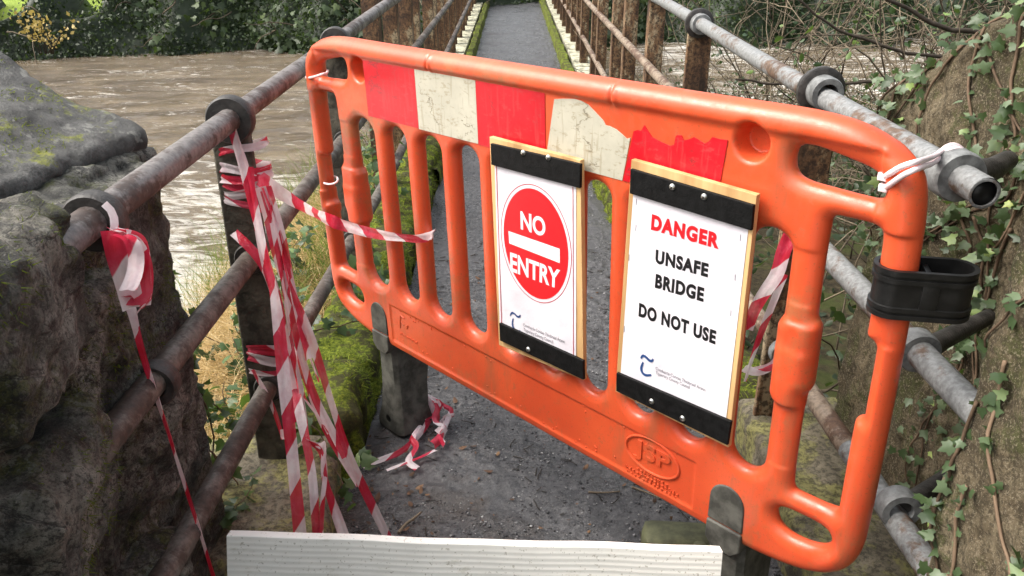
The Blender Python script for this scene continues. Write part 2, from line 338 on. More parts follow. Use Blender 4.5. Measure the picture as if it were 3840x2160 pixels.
M = dict(orange=m_orange(), red=m_sheet('red_reflective_sheet', (.58, .006, .016), (.40, .05, .05)), white=m_sheet('cream_reflective_sheet', (.52, .495, .40), (.24, .19, .11)),
         pipe_l=m_pipe('weathered_steel_pipe', (.155, .140, .134), (.070, .048, .040), .49, .36), pipe_r=m_pipe('galvanised_pipe', (.195, .20, .20), (.13, .08, .052), .51, .36),
         pipe_low=m_pipe('rusted_pipe', (.115, .10, .086), (.07, .05, .039), .46, .42), pipe_rr=m_pipe('rust_brown_pipe', (.22, .17, .125), (.12, .068, .042), .48, .5), stone=m_stone(), cope=m_cope(), wall=m_wall(), path=m_path(), slab=m_slab(), moss=m_moss(),
         ground=m_ground(), water=m_water(), tape=m_tape(), wood=m_wood(), rust=m_rust(), paper=m_paper(),
         foot=plain('grey_rubber', (.072, .070, .061), .6, .4, 25, .4, .3), black=plain('black_plastic', (.009, .009, .009), .4, .3, 40, .12, .35), batten=plain('black_painted_batten', (.0045, .0045, .0047), .6, .5, 60, .3, .18),
         post=plain('mossy_grey_post', (.075, .068, .052), .8, .6, 14, .8, .3, 0, .01), collar=plain('dark_iron_collar', (.030, .027, .025), .5, .5, 40, .6, .5), collar_r=plain('grey_iron_collar', (.15, .155, .155), .5, .35, 40, .4),
         ink_red=plain('red_ink', (.70, .012, .018), .4, .05, 8, 0), ink_black=plain('black_ink', (.012, .012, .013), .4, .1, 8, 0), ink_white=plain('white_ink', (.80, .76, .79), .4, .03, 8, 0), ink_blue=plain('blue_ink', (.02, .06, .19), .4, .1, 8, 0), ink_grey=plain('grey_ink', (.20, .19, .22), .5, .1, 8, 0), ink_dred=plain('dark_red_ink', (.42, .02, .035), .4, .1, 8, 0),
         steel=plain('zinc_screw', (.55, .55, .53), .28, .15, 90, .1, .5, 1.), tie=plain('pink_cable_tie', (.80, .52, .52), .35, .08, 30, .05), tiew=plain('pale_cable_tie', (.80, .66, .68), .35, .08, 30, .05),
         plank=m_board(), pale=plain('pale_lichen_concrete', (.33, .32, .235), .8, .6, 14, .8, .3, 0, .008), green_rub=plain('olive_rubber', (.085, .088, .042), .7, .35, 22, .4),
         ivy=m_leaf('ivy_leaf', [(.0, (.012, .028, .012)), (.45, (.035, .07, .022)), (.75, (.085, .14, .05)), (.93, (.20, .30, .07)), (1., (.40, .42, .08))]),
         ivy_pale=m_leaf('ivy_leaf_wall', [(.0, (.02, .04, .015)), (.4, (.06, .095, .04)), (.7, (.14, .19, .11)), (.9, (.24, .33, .09)), (1., (.42, .44, .10))]),
         bank=m_leaf('bank_leaf', [(.0, (.010, .018, .008)), (.4, (.026, .045, .016)), (.7, (.055, .085, .035)), (.9, (.11, .15, .06)), (1., (.20, .26, .09))], .2, .5),
         dry=m_leaf('dry_grass', [(.0, (.20, .13, .05)), (.35, (.44, .30, .13)), (.7, (.66, .49, .24)), (1., (.80, .66, .40))], .3, .6, (.5, .36, .15)),
         grass=m_leaf('green_grass', [(.0, (.035, .05, .008)), (.5, (.10, .15, .02)), (.8, (.22, .28, .04)), (1., (.42, .42, .12))], .3, .5, (.2, .3, .04)),
         mossb=m_leaf('moss_tufts', [(.0, (.04, .06, .008)), (.5, (.15, .20, .015)), (.8, (.28, .33, .035)), (1., (.40, .40, .07))], .3, .8, (.2, .25, .03)),
         dead=m_leaf('dead_leaf', [(.0, (.03, .015, .008)), (.5, (.12, .06, .03)), (.8, (.30, .17, .08)), (1., (.45, .33, .18))], .15, .6, (.3, .15, .05)),
         twig=m_bark('grey_brown_twig', (.035, .026, .018), (.20, .16, .11)), stem=m_bark('ivy_stem', (.045, .028, .017), (.19, .13, .085)), branch=m_bark('dark_branch', (.016, .012, .009), (.07, .055, .04)))

# ------------------------------------------------------------------ the setting: ground, river, path
WL = -.9
def shore_far(X): return 18.2 + .25 * np.clip(X + 8, -8, 30) * .55 + .5 * np.sin(X * .7) + .3 * np.sin(X * 1.9 + 1)
def land(X, Y):
    p = np.stack([X, Y, X * 0], -1)
    left = -.10 - 1.15 * sstep(-.95, -2.9, X)                         # the bank drops to the river beside the path
    right = -.05 - .95 * sstep(3.5, 13., Y)
    z = np.where(X < 0, left, right) if False else left * sstep(.4, -.4, X) + right * sstep(-.4, .4, X)
    z = z + .06 * fbm(p * 1.7, 4, 3)
    bedL = sstep(6.8, 8.6, Y) * sstep(.9, .2, X); bedR = sstep(12., 13.4, Y)
    z = z * (1 - np.maximum(bedL, bedR)) + np.maximum(bedL, bedR) * -1.7
    t = Y - shore_far(X)
    far = -1.0 + .95 * sstep(-.3, 2.6, t) + np.clip(t - 2.6, 0, 400) * .012 + .1 * fbm(p * .6, 3, 9)
    k = sstep(-1.2, .0, t)
    return z * (1 - k) + far * k
xs = np.concatenate([np.linspace(-400, -16, 14), np.linspace(-14, -3.2, 60), np.linspace(-3, 4, 140), np.linspace(4.2, 14, 60), np.linspace(16, 400, 14)])
ys = np.concatenate([np.linspace(-60, -1, 8), np.linspace(-.6, 9, 170), np.linspace(9.1, 26, 110), np.linspace(27, 900, 24)])
V, Fq = heightgrid(xs, ys, land); tag(grid_np('ground', V, Fq, M['ground']), kind='structure')
def wave(X, Y):
    c, s_ = math.cos(.25), math.sin(.25); u = X * c + Y * s_; v = -X * s_ + Y * c
    p = np.stack([u * .9, v * 2.2, X * 0], -1); q = np.stack([u * 2.6, v * 6., X * 0 + 3], -1)
    k = 1 - .55 * sstep(8, 16, Y)
    return WL + (.060 * fbm(p, 3, 21) + .030 * fbm(q, 3, 22)) * k
xs = np.concatenate([np.linspace(-40, -9.2, 40), np.linspace(-9, -1.2, 240), np.linspace(-1.1, 4, 60), np.linspace(4.1, 14, 90), np.linspace(14.5, 40, 30)])
ys = np.concatenate([np.linspace(-30, 1.5, 20), np.linspace(1.6, 12, 260), np.linspace(12.1, 26, 130)])
V, Fq = heightgrid(xs, ys, wave); tag(grid_np('river', V, Fq, M['water']), kind='structure')

PL, PR = -.53, .66                                                    # path edges
def pathz(X, Y):
    p = np.stack([X, Y, X * 0], -1)
    return .014 * fbm(p * 2.3, 3, 31) + .014 * fbm(p * 9, 3, 32) + .007 * fbm(p * 30, 2, 33)
xs = np.linspace(-.95, .95, 210); ys = np.concatenate([np.linspace(-1.2, 1., 40), np.linspace(1.01, 4.2, 330), np.linspace(4.25, 22, 300)])
X, Y = np.meshgrid(xs, ys, indexing='ij')
# path narrows onto the bridge
wl = np.where(Y < 2.25, -.95 + .42 * sstep(1.95, 2.4, Y), PL); wr = np.where(Y < 1.9, .80, .80 - (.80 - PR) * sstep(1.9, 3.6, Y))
wl = -.95 + (.95 + PL) * sstep(1.9, 2.3, Y)
t = (X + .95) / 1.9; Xp = wl + (wr - wl) * t
V = np.stack([Xp, Y, pathz(Xp, Y)], -1).reshape(-1, 3); n_, m_ = X.shape
i = (np.arange(n_ - 1)[:, None] * m_ + np.arange(m_ - 1)[None]).ravel()
tag(grid_np('path', V, np.stack([i, i + m_, i + m_ + 1, i + 1], 1), M['path']), kind='structure')

# ------------------------------------------------------------------ stones
def sd_box(P, c, h, R, r):
    q = np.abs((P - c) @ R) - (np.asarray(h) - r)
    return np.linalg.norm(np.maximum(q, 0), axis=-1) + np.minimum(q.max(-1), 0) - r
def rotm(rx, ry, rz): return np.array(Matrix.Rotation(rz, 3, 'Z') @ Matrix.Rotation(ry, 3, 'Y') @ Matrix.Rotation(rx, 3, 'X'))
def stone_mesh(name, stones, mat, parent, h=.01, disp=((6, .018), (22, .007)), seed=0, core=None, smooth=0):
    cs = np.array([s_[0] for s_ in stones]); hs_ = np.array([np.linalg.norm(s_[1]) for s_ in stones])
    lo = (cs - hs_[:, None]).min(0) - .05; hi = (cs + hs_[:, None]).max(0) + .05
    if core is not None: lo = np.minimum(lo, core[0] - core[1] - .05); hi = np.maximum(hi, core[0] + core[1] + .05)
    lo = np.maximum(lo, [-3, -.3, -.3])
    n = np.ceil((hi - lo) / h).astype(int) + 1
    ax = [lo[k] + h * np.arange(n[k]) for k in range(3)]
    phi = np.full(n, .12, np.float32)
    if core is not None:
        G = np.stack(np.meshgrid(*ax, indexing='ij'), -1); phi = np.minimum(phi, sd_box(G, core[0], core[1], np.eye(3), .04)); 
    for (c, hh, R, r) in stones:
        e = np.linalg.norm(hh) + .06
        sl = [slice(max(0, int((c[k] - e - lo[k]) / h)), max(1, min(n[k], int((c[k] + e - lo[k]) / h) + 2))) for k in range(3)]
        G = np.stack(np.meshgrid(ax[0][sl[0]], ax[1][sl[1]], ax[2][sl[2]], indexing='ij'), -1)
        if G.size == 0: continue
        d = sd_box(G, np.asarray(c), hh, R, r)
        sub = phi[sl[0], sl[1], sl[2]]
        phi[sl[0], sl[1], sl[2]] = np.minimum(sub, d)
    near = np.abs(phi) < .07; idx = np.nonzero(near); P = np.stack([ax[k][idx[k]] for k in range(3)], -1)
    dd = 0
    for f_, a_ in disp: dd = dd + a_ * fbm(P * f_, max(1, min(4, int(1 + math.log2(max(1.01, .42 / (h * f_)))))), seed + int(f_))
    phi[idx] += dd
    phi[0] = phi[-1] = .1; phi[:, 0] = phi[:, -1] = .1; phi[:, :, 0] = phi[:, :, -1] = .1
    p, q = iso(phi, lo, h)
    return grid_np(name, p, q, mat, parent)

wall = thing('stone_wall', (-.95, 1.6, 0), 'dark mossy field stone wall beside the path with large sloping cope stones', 'wall')
def face(Y): return -.770 - .17 * max(0., (Y - 1.2) / .8)
st = []; r2 = random.Random(5); z = -.2; row = 0
while z < 1.14:
    hh = r2.uniform(.17, .30); hh = min(hh, 1.22 - z + .02); y = .15 - r2.uniform(0, .2)
    ye = 1.98 - .10 * (1 - z / 1.2)
    while y < ye - .06:
        L = r2.uniform(.22, .5); yc = min(y + L / 2, ye - L / 2); 
        st.append((np.array([face(yc) - .2 + r2.uniform(-.018, .02), yc, z + hh / 2]), (.21, L / 2 - .006, hh / 2 - .005), rotm(r2.uniform(-.07, .07), r2.uniform(-.06, .06), -.19 * (yc > 1.2) + r2.uniform(-.06, .06)), .028)); y += L
    for xb in (-1.35, -1.7): st.append((np.array([xb, ye - .17, z + hh / 2]), (.2, .16, hh / 2 - .006), rotm(0, 0, r2.uniform(-.1, .1)), .05))
    z += hh
for zb, yb in ((1.22, 1.08), (.86, 1.06), (.46, 1.0)): st.append((np.array([-.84, yb, zb - .03]), (.15, .17, .14), rotm(.1, .1, .2), .06))
stone_mesh('wall_body', st, M['stone'], wall, .008, ((4, .018), (11, .022), (34, .012)), 40, (np.array([-1.27, .95, .5]), np.array([.46, .88, .72])))
cope = [((-1.25, 1.68, 1.34), (.34, .31, .080), rotm(.02, .44, -.20), .035), ((-1.17, 1.12, 1.31), (.36, .25, .085), rotm(-.04, .40, -.08), .035), ((-1.0, .62, 1.24), (.33, .27, .09), rotm(.02, .2, .1), .05), ((-1.62, 1.72, 1.36), (.22, .32, .09), rotm(0, .1, 0), .05)]
for k, s_ in enumerate(cope):
    stone_mesh('cope_stone', [(np.array(s_[0]), s_[1], s_[2], s_[3])], M['cope'], wall, .0065, ((4, .035), (14, .014), (48, .004)), 60 + k)

rwall = thing('rough_wall', (1.3, 1.4, 0), 'brown rough rendered stone wall overgrown with ivy beside the pipe rails', 'wall')
stone_mesh('wall_body', [(np.array([1.385, .50, .65]), (.56, .76, .95), rotm(0, 0, .0), .03), (np.array([1.72, 1.70, .52]), (.62, .66, .80), rotm(0, .02, .04), .04), (np.array([1.72, 1.76, 1.37]), (.61, .70, .20), rotm(-.48, .06, .04), .05)], M['wall'], rwall, .0095, ((4, .022), (11, .018), (34, .009)), 80)

# ------------------------------------------------------------------ kerbs and ledges beside the path
kw = thing('mossy_kerb_wall', (-.68, 3, 0), 'low mossy kerb wall at the path edge under the rusty brown rails', 'kerb')
st = []; y = 2.32
while y < 6.4:
    L = r2.uniform(.28, .5); st.append((np.array([-.69 + r2.uniform(-.01, .01), y + L / 2, .02]), (.15, L / 2 + .01, .165 + r2.uniform(-.02, .025)), rotm(0, r2.uniform(-.08, .08), r2.uniform(-.05, .05)), .06)); y += L
stone_mesh('kerb_stones', st, M['moss'], kw, .012, ((5, .03), (18, .016), (60, .005)), 90)
sl = thing('mossy_ledge', (-.75, 1.95, 0), 'flat greenish stone ledge beside the dark wall under the lowest rail', 'ledge')
stone_mesh('ledge_stone', [(np.array([-.80, 1.98, .02]), (.25, .30, .15), rotm(.04, .05, .1), .05)], M['slab'], sl, .011, ((4, .02), (16, .01), (50, .004)), 95)
rl = thing('concrete_ledge', (1.0, 2, 0), 'brown concrete ledge carrying the grey pipe rails beside the ivy wall', 'ledge')
stone_mesh('ledge_stone', [(np.array([1.14, 1.85, .02]), (.36, .58, .20), rotm(0, 0, .0), .03), (np.array([1.10, 1.2, .0]), (.30, .5, .10), rotm(0, 0.05, .0), .03)], M['slab'], rl, .012, ((4, .015), (18, .009), (55, .004)), 97)
rk = thing('mossy_kerb_wall', (.8, 3.4, 0), 'low mossy kerb behind the barrier at the foot of the brambles', 'kerb')
st = []; y = 2.46
while y < 6:
    L = r2.uniform(.28, .5); st.append((np.array([.86 - .05 * (y - 2.4), y + L / 2, .03]), (.12, L / 2 + .01, .16), rotm(0, r2.uniform(-.08, .08), r2.uniform(-.05, .05)), .05)); y += L
stone_mesh('kerb_stones', st, M['moss'], rk, .013, ((5, .03), (18, .016), (60, .005)), 99)

# ------------------------------------------------------------------ footbridge beyond the barrier
fb = thing('footbridge', (.07, 12, 0), 'narrow footbridge over the river with rusted iron side posts', 'bridge')
MB().box((.07, 13.2, -.16), (.80, 8.6, .12), bev=.01).build('deck', M['slab'], fb)
for sx, x0 in ((-1, PL), (1, PR)):
    yk = np.linspace(5.6, 21.6, 120); b = MB(); prof = [(0, -.05), (0, .09), (.02, .12), (.09, .12), (.11, .09), (.11, -.05)]
    vs = []
    for q in yk:
        wv = .02 * float(fbm(np.array([[x0 * 5, q * 2.5, 0]]), 3, 71)[0])
        for (dx, dz) in prof: vs.append((x0 + sx * (dx + wv - .02), q, dz + wv))
    n = len(prof); b.add(vs, [[k * n + j, k * n + j + 1, (k + 1) * n + j + 1, (k + 1) * n + j] for k in range(len(yk) - 1) for j in range(n - 1)])
    b.build('mossy_edge', M['moss'], fb, auto=50)
    y = 5.7; 
    bb = MB()
    while y < 21.5:
        bb.box((x0 + sx * .235, y + .19, .055 + rnd.uniform(-.006, .006)), (.115, .182, .045), bev=.008, rz=rnd.uniform(-.01, .01)); y += .385
    bb.build('pale_edge_blocks', M['pale'], fb, auto=40)
post0 = None
def iron_post(x, y, sx, w=.055, h=1.34):
    b = MB()
    b.box((x, y, h / 2 - .2), (.010, w, h / 2 + .2), bev=.003); b.box((x + sx * .045, y + w - .006, h / 2 - .2), (.045, .006, h / 2 + .2), bev=.002); b.box((x + sx * .045, y - w + .006, h / 2 - .2), (.045, .006, h / 2 + .2), bev=.002)
    return b.build('iron_post', M['rust'], fb, auto=40)
pl = iron_post(-.80, 5.1, -1); pr = iron_post(.88, 5.45, 1)
pl['label'] = 'nearest rusty iron post'
for k in range(1, 18):
    for src, dx in ((pl, rnd.uniform(-.02, .02)), (pr, rnd.uniform(-.02, .02))):
        c_ = src.copy(); link(c_, fb); c_.matrix_parent_inverse = src.matrix_parent_inverse.copy(); c_.location = (dx, (.80 if src is pl else 1.02) * k + rnd.uniform(-.08, .08), rnd.uniform(-.06, .06))
        if 'label' in c_: del c_['label']

# ------------------------------------------------------------------ pipe railings
def arch_post(x, y, zt, zb, w, t, mat, name, parent):
    """flat round-headed post; faces along the rail"""
    n = 14; out = [(w * math.cos(a), zt + w * math.sin(a)) for a in np.linspace(0, math.pi, n)]
    pts = [(w * 1.15, zb)] + out + [(-w * 1.15, zb)]; b = MB(); m = len(pts)
    vs = [(x + px, y - t, pz) for px, pz in pts] + [(x + px, y + t, pz) for px, pz in pts]
    f = [list(range(m)), list(range(m, 2 * m))[::-1]] + [[j, j + m, (j + 1) % m + m, (j + 1) % m] for j in range(m)]
    b.add(vs, [q[::-1] for q in f]); o = b.build(name, mat, parent, auto=35)
    md = o.modifiers.new('bevel', 'BEVEL'); md.width = .006; md.segments = 2; md.limit_method = 'ANGLE'; return o
def ring(c, d, ro, ri, L, mat, name, parent):
    c = np.asarray(c, float); d = np.asarray(d, float); d /= np.linalg.norm(d); up = np.array([0, 0, 1.]); a = np.cross(d, up); a /= np.linalg.norm(a); bb = np.cross(a, d)
    prof = [(ri, -L), (ro * .93, -L), (ro, -L * .7), (ro, L * .7), (ro * .93, L), (ri, L)]; n = 28; vs = []
    for k in range(n):
        q = 2 * math.pi * k / n
        for r_, l_ in prof: vs.append(c + d * l_ + r_ * (a * math.cos(q) + bb * math.sin(q)))
    m = len(prof); f = [[k * m + j, k * m + (j + 1) % m, ((k + 1) % n) * m + (j + 1) % m, ((k + 1) % n) * m + j] for k in range(n) for j in range(m)]
    return MB().add(vs, f).build(name, mat, parent, auto=40)
def rail_path(a, b, n=30, wob=.004, seed=0):
    t = np.linspace(0, 1, n)[:, None]; p = a + (b - a) * t
    p[:, 0] += wob * np.sin(t[:, 0] * 7 + seed); p[:, 2] += wob * np.sin(t[:, 0] * 9 + 2 * seed); return p
def at_y(a, b, y): t = (y - a[1]) / (b[1] - a[1]); return a + (b - a) * t
XL, XR = -.735, .86
lr = thing('pipe_railing', (XL, 2.1, 0), 'brown weathered three-pipe railing running out of the dark stone wall', 'railing')
LR = [(vX(170, 602, XL), vX(985, 2, XL)), (vX(268, 1106, XL), vX(862, 358, XL)), (vX(405, 1455, XL), vX(870, 632, XL))]
def extend(a, b, y0, y1): return at_y(a, b, y0), at_y(a, b, y1)
lp = []
for k, (a, b) in enumerate(LR):
    y1 = [21, 21, 21][k]; a2, b2 = at_y(a, b, a[1] - .12), at_y(a, b, 5.0); e = np.array([-.78, 21., [1.24, .86, .46][k]])
    P = np.vstack([rail_path(a2, b2, 40, .002, k), rail_path(b2, e, 40, .004, k + 3)[1:]])
    MB().tube(P, [.030, .0285, .0285][k], 16).build('pipe_rail', M['pipe_l'] if k == 0 else M['pipe_low'], lr); lp.append((a, b))
for k, (px, yy) in enumerate([(0, 2.13), (0, 3.52)]):
    c0 = at_y(*LR[0], yy)
    pt = arch_post(c0[0] - .012, yy + .012, c0[2], -.2 if k == 0 else -.6, .051, .016, M['post'], 'post', lr)
    ring((c0[0], yy - .012, c0[2]), LR[0][1] - LR[0][0], .062, .028, .02, M['collar'], 'collar', pt)
    for q in (1, 2):
        cc = at_y(*LR[q], yy); ring((cc[0], yy - .006, cc[2]), LR[q][1] - LR[q][0], .044, .026, .016, M['collar'], 'collar', pt)
for q, px in ((0, (240, 556)), (1, (392, 962))):
    cc = vX(*px, XL); ring(cc, LR[q][1] - LR[q][0], .054 if q == 0 else .048, .028, .02, M['collar'], 'wall_collar', lr)
    MB().tube([cc + np.array([-.03, .0, 0]), cc + np.array([-.22, .02, 0])], .028, 10).build('wall_bracket', M['collar'], lr, auto=40)
rr = thing('pipe_railing', (XR, 2.1, 0), 'pale galvanised three-pipe railing ending beside the ivy wall', 'railing')
RR = [(vX(2476, 487, XR), vX(1652, -6, XR)), (vX(2425, 1003, XR), vX(2080, 640, XR)), (vX(2345, 1440, XR), vX(2030, 975, XR))]
for k, (a, b) in enumerate(RR):
    a2 = a if k == 0 else at_y(a, b, a[1] - .10); b2 = at_y(a, b, 5.0); e = np.array([.92, 21., [1.24, .86, .46][k]])
    ym = [5.2, 2.45, 1.72][k]; m1 = at_y(a2, b2, ym) if ym < 5 else b2
    MB().tube(rail_path(a2, m1, 40, .002, k + 7), [.0285, .029, .029][k], 16, cap=(k > 0)).build('pipe_rail', M['pipe_r'], rr)
    P = rail_path(b2, e, 40, .004, k + 9)
    if ym < 5: P = np.vstack([rail_path(m1, b2, 30, .002, k), P[1:]])
    lab_ = MB().tube(P, [.0285, .0275, .0275][k], 16).build('pipe_rail', M['pipe_r'] if k == 0 else M['pipe_rr'], rr)
    if k: lab_['label'] = 'rust brown length of pipe'
    if k == 0:
        MB().tube([a2 + np.array([0, .004, 0]), a2 + np.array([0, .06, 0])], .0235, 16).build('pipe_bore', M['black'], rr)  # solid black plug, its colour stands for shade inside the open pipe
        ring(a2, RR[0][1] - RR[0][0], .0286, .0236, .002, M['pipe_r'], 'pipe_lip', rr)
for px in ((2400, 437), (2072, 232), (1762, 60)):
    cc = vX(*px, XR); d = RR[0][1] - RR[0][0]
    if px[0] == 2400:
        ring(cc, d, .050, .027, .032, M['collar_r'], 'collar', rr); MB().tube([cc + np.array([.03, .01, -.005]), cc + np.array([.09, .03, .0]), cc + np.array([.16, .10, .0])], [.03, .024, .02], 12).build('wall_bracket', M['collar'], rr, auto=40)
    else:
        pt = arch_post(cc[0] + .012, cc[1] + .05, cc[2] - .03, -.3, .056, .014, M['rust'], 'post', rr)
        ring((cc[0], cc[1] + .025, cc[2]), d, .066, .028, .012, M['collar'], 'collar', pt); ring((cc[0], cc[1] - .005, cc[2]), d, .046, .028, .03, M['collar_r'], 'collar', pt)
        for q in (1, 2):
            c2 = at_y(*RR[q], cc[1]); ring((c2[0], cc[1], c2[2]), d, .045, .027, .016, M['collar_r'], 'collar', pt)
for q, px in ((1, (2305, 880)), (2, (2258, 1275))):
    cc = vX(*px, XR); ring(cc, RR[q][1] - RR[q][0], .046, .027, .022, M['collar_r'], 'wall_collar', rr)
    MB().tube([cc + np.array([.02, .0, 0]), cc + np.array([.07, .04, .0]), cc + np.array([.24, .16, .0])], [.026, .022, .018], 12).build('wall_bracket', M['collar'], rr, auto=40)

# ------------------------------------------------------------------ orange barrier: plane frame O, EU (along), EV (up), EN (towards the viewer's side)
O = np.array([-.64469, 2.76271, .37237]); EU = np.array([.68796, -.72571, .00745]); EV = np.array([-.02925, -.01747, .99942]); EN = np.cross(EU, EV); EN /= np.linalg.norm(EN)
def uvp(x, y, off=0.):                     # full pixel -> (u, w) on the barrier plane moved by off
    q = hit(x, y, O + EN * off, EN) - O - EN * off; return np.array([q @ EU, q @ EV])
def uvv(x, y, off=0.): return uvp(x * K, y * K, off)
def B3(u, w, z=0.): return O + EU * u + EV * w + EN * z
def B3a(p): p = np.asarray(p, float); return O + p[:, :1] * EU + p[:, 1:2] * EV + p[:, 2:3] * EN
def chaikin(p, it=2, closed=True):
    p = np.asarray(p, float)
    for _ in range(it):
        q = np.roll(p, -1, 0) if closed else p[1:]; a = p if closed else p[:-1]
        n = np.empty((2 * len(a), p.shape[1])); n[0::2] = .75 * a + .25 * q; n[1::2] = .25 * a + .75 * q
        p = n if closed else np.vstack([p[:1], n, p[-1:]])
    return p
half = [(1.0, 0.), (1.64, 0.), (1.733, -.001), (1.818, .008), (1.897, .027), (1.944, .055), (1.976, .089), (1.995, .138), (2., .20), (2., .5), (1.998, .7), (1.993, .85), (1.987, .91), (1.979, .943), (1.963, .968), (1.942, .985), (1.911, 1.003), (1.871, 1.018), (1.819, 1.027), (1.748, 1.031), (1.57, 1.029), (1., 1.03)]
mir = lambda P: [(2 - a, b) for a, b in P][::-1]
outer = chaikin(half + mir(half)[1:-1], 2)
H1 = [(1.750, .962), (1.777, .968), (1.815, .962), (1.86, .953), (1.895, .945), (1.915, .930), (1.923, .908), (1.917, .894), (1.885, .893), (1.83, .896), (1.78, .898), (1.752, .908), (1.745, .935)]
H2 = [(1.834, .846), (1.86, .848), (1.92, .848), (1.929, .838), (1.931, .78), (1.931, .65), (1.931, .632), (1.952, .626), (1.954, .61), (1.954, .48), (1.954, .462), (1.939, .455), (1.937, .44), (1.937, .24), (1.937, .225), (1.925, .219), (1.85, .216), (1.834, .218), (1.830, .25), (1.830, .44), (1.832, .46), (1.842, .475), (1.842, .50), (1.842, .60), (1.842, .618), (1.831, .632), (1.830, .65), (1.830, .82)]
H3 = [(1.803, .140), (1.812, .158), (1.830, .166), (1.87, .168), (1.915, .168), (1.931, .160), (1.935, .140), (1.926, .120), (1.90, .105), (1.865, .098), (1.835, .099), (1.812, .112)]
bars = [.218, .40, .563, .726, .885, 1.04, 1.192, 1.345, 1.495, 1.645, 1.797]; BW = .033
holes = [chaikin(h_, 2) for h_ in (H1, H2, H3, mir(H1), mir(H2), mir(H3))]
for a, b in zip(bars[:-1], bars[1:]):
    x0, x1 = a + BW, b - BW; r_ = (x1 - x0) / 2; xc = (x0 + x1) / 2; t = np.linspace(0, math.pi, 12)
    bl = .0 if not (a < .3 or b > 1.7) else .010
    left = [(x0, .62), (x0 + (bl if a < .3 else 0), .60), (x0 + (bl if a < .3 else 0), .44), (x0, .42)]
    right = [(x1, .42), (x1 - (bl if b > 1.7 else 0), .44), (x1 - (bl if b > 1.7 else 0), .60), (x1, .62)]
    pts = [(xc + r_ * math.cos(q), .792 - r_ * .8 + r_ * .8 * math.sin(q)) for q in t] + left + [(xc - r_ * math.cos(q), .220 + r_ - r_ * math.sin(q)) for q in t] + right
    holes.append(np.array(pts))
h = .0042; us = np.arange(-.045, 2.045, h); ws = np.arange(-.04, 1.075, h); zs = np.arange(-.052, .0521, h)
UU, WW = np.meshgrid(us, ws, indexing='ij'); G = np.stack([UU.ravel(), WW.ravel()], -1)
dist = np.full(len(G), 9.); ins = np.zeros(len(G), bool)
for poly in [outer] + holes:
    a = poly; b = np.roll(poly, -1, 0); c_in = np.zeros(len(G), bool)
    for p, q in zip(a, b):
        e = q - p; t = np.clip(((G - p) @ e) / (e @ e + 1e-12), 0, 1); dist = np.minimum(dist, np.hypot(*(G - p - t[:, None] * e).T))
        cr = (p[1] > G[:, 1]) != (q[1] > G[:, 1])
        if abs(q[1] - p[1]) > 1e-12: c_in ^= cr & (G[:, 0] < (q[0] - p[0]) * (G[:, 1] - p[1]) / (q[1] - p[1]) + p[0])
    ins ^= c_in
D = np.where(ins, dist, -dist).reshape(UU.shape)
def boxm(u0, u1, w0, w1, s=.006): return sstep(u0 - s, u0 + s, UU) * sstep(u1 + s, u1 - s, UU) * sstep(w0 - s, w0 + s, WW) * sstep(w1 + s, w1 - s, WW)
T = .024 + .011 * sstep(.974, .992, WW) + .006 * np.maximum(sstep(.10, .05, UU), sstep(1.90, 1.95, UU))
T = T - .0035 * boxm(.37, 1.6, .035, .172, .003) + .003 * boxm(.30, 1.70, -.1, .016, .004)
for uc in (bars[0], bars[-1]):
    T = T + .011 * boxm(uc - .05, uc + .05, .425, .615, .006) * (1 - .35 * boxm(uc - .1, uc + .1, .555, .63, .01)) + .003 * boxm(uc - .05, uc + .05, .415, .655, .004)
    T = T - .003 * boxm(uc - .05, uc + .05, .27, .77, .003)
T = T + .004 * np.maximum(boxm(-.1, .085, .845, 1.1, .003), boxm(1.915, 2.1, .845, 1.1, .003)) + .006 * boxm(-.1, .1, .42, .50, .003) - .003 * boxm(1.9, 2.1, .63, .845, .003)
for mk in (.679, 1.321): T = T - .004 * boxm(mk - .004, mk + .004, .98, 1.1, .002) + .003 * boxm(mk + .006, mk + .016, .98, 1.1, .002)
for (cu, cw) in ((.330, .944), (1.663, .955)):
    pass
R_ = .033
Z = zs[None, None]; Dd = D[..., None]; Tt = T[..., None]
phi = np.where(Dd < R_, np.sqrt((Z * R_ / Tt) ** 2 + (R_ - Dd) ** 2) - R_, np.abs(Z) * R_ / Tt - R_)
for (cu, cw) in ((.330, .944), (1.663, .955)):
    dd = np.hypot(UU - cu, WW - cw)[..., None]; cyl = np.maximum(dd - .031 - .22 * (Z + .01), -(Z + .0185)); kk = .010; hh_ = np.clip(.5 + .5 * (phi + cyl) / kk, 0, 1)
    phi = np.where(dd < .09, np.maximum(phi, -cyl) + np.maximum(kk - np.abs(phi + cyl), 0) ** 2 / (4 * kk), phi)
phi = np.clip(phi, -.05, .05)
p, q = iso(phi, (us[0], ws[0], zs[0]), h)
bar = thing('safety_barrier', B3(1, -.37, 0), 'orange plastic barrier tied across the path with red and cream stripes', 'barrier')
grid_np('panel', B3a(p), q, M['orange'], bar)
def prism(pts, z0, z1, name, mat, parent, smooth=False, bev=0.):
    pts = np.asarray(pts, float); m = len(pts); ar = 0.5 * np.sum(pts[:, 0] * np.roll(pts[:, 1], -1) - np.roll(pts[:, 0], -1) * pts[:, 1])
    if ar < 0: pts = pts[::-1]
    vs = np.vstack([B3a(np.c_[pts, np.full(m, z0)]), B3a(np.c_[pts, np.full(m, z1)])])
    f = [list(range(m))[::-1], list(range(m, 2 * m))] + [[j, (j + 1) % m, (j + 1) % m + m, j + m] for j in range(m)]
    o = MB().add(vs, f).build(name, mat, parent, smooth, 35 if smooth else None)
    if bev: md = o.modifiers.new('bevel', 'BEVEL'); md.width = bev; md.segments = 2; md.limit_method = 'ANGLE'
    return o
ZS = .0255
def strip_rect(u0, u1): return [(u0, .811), (u1, .813), (u1, .979), (u0, .978)]
def lab(o, t): o['label'] = t; return o
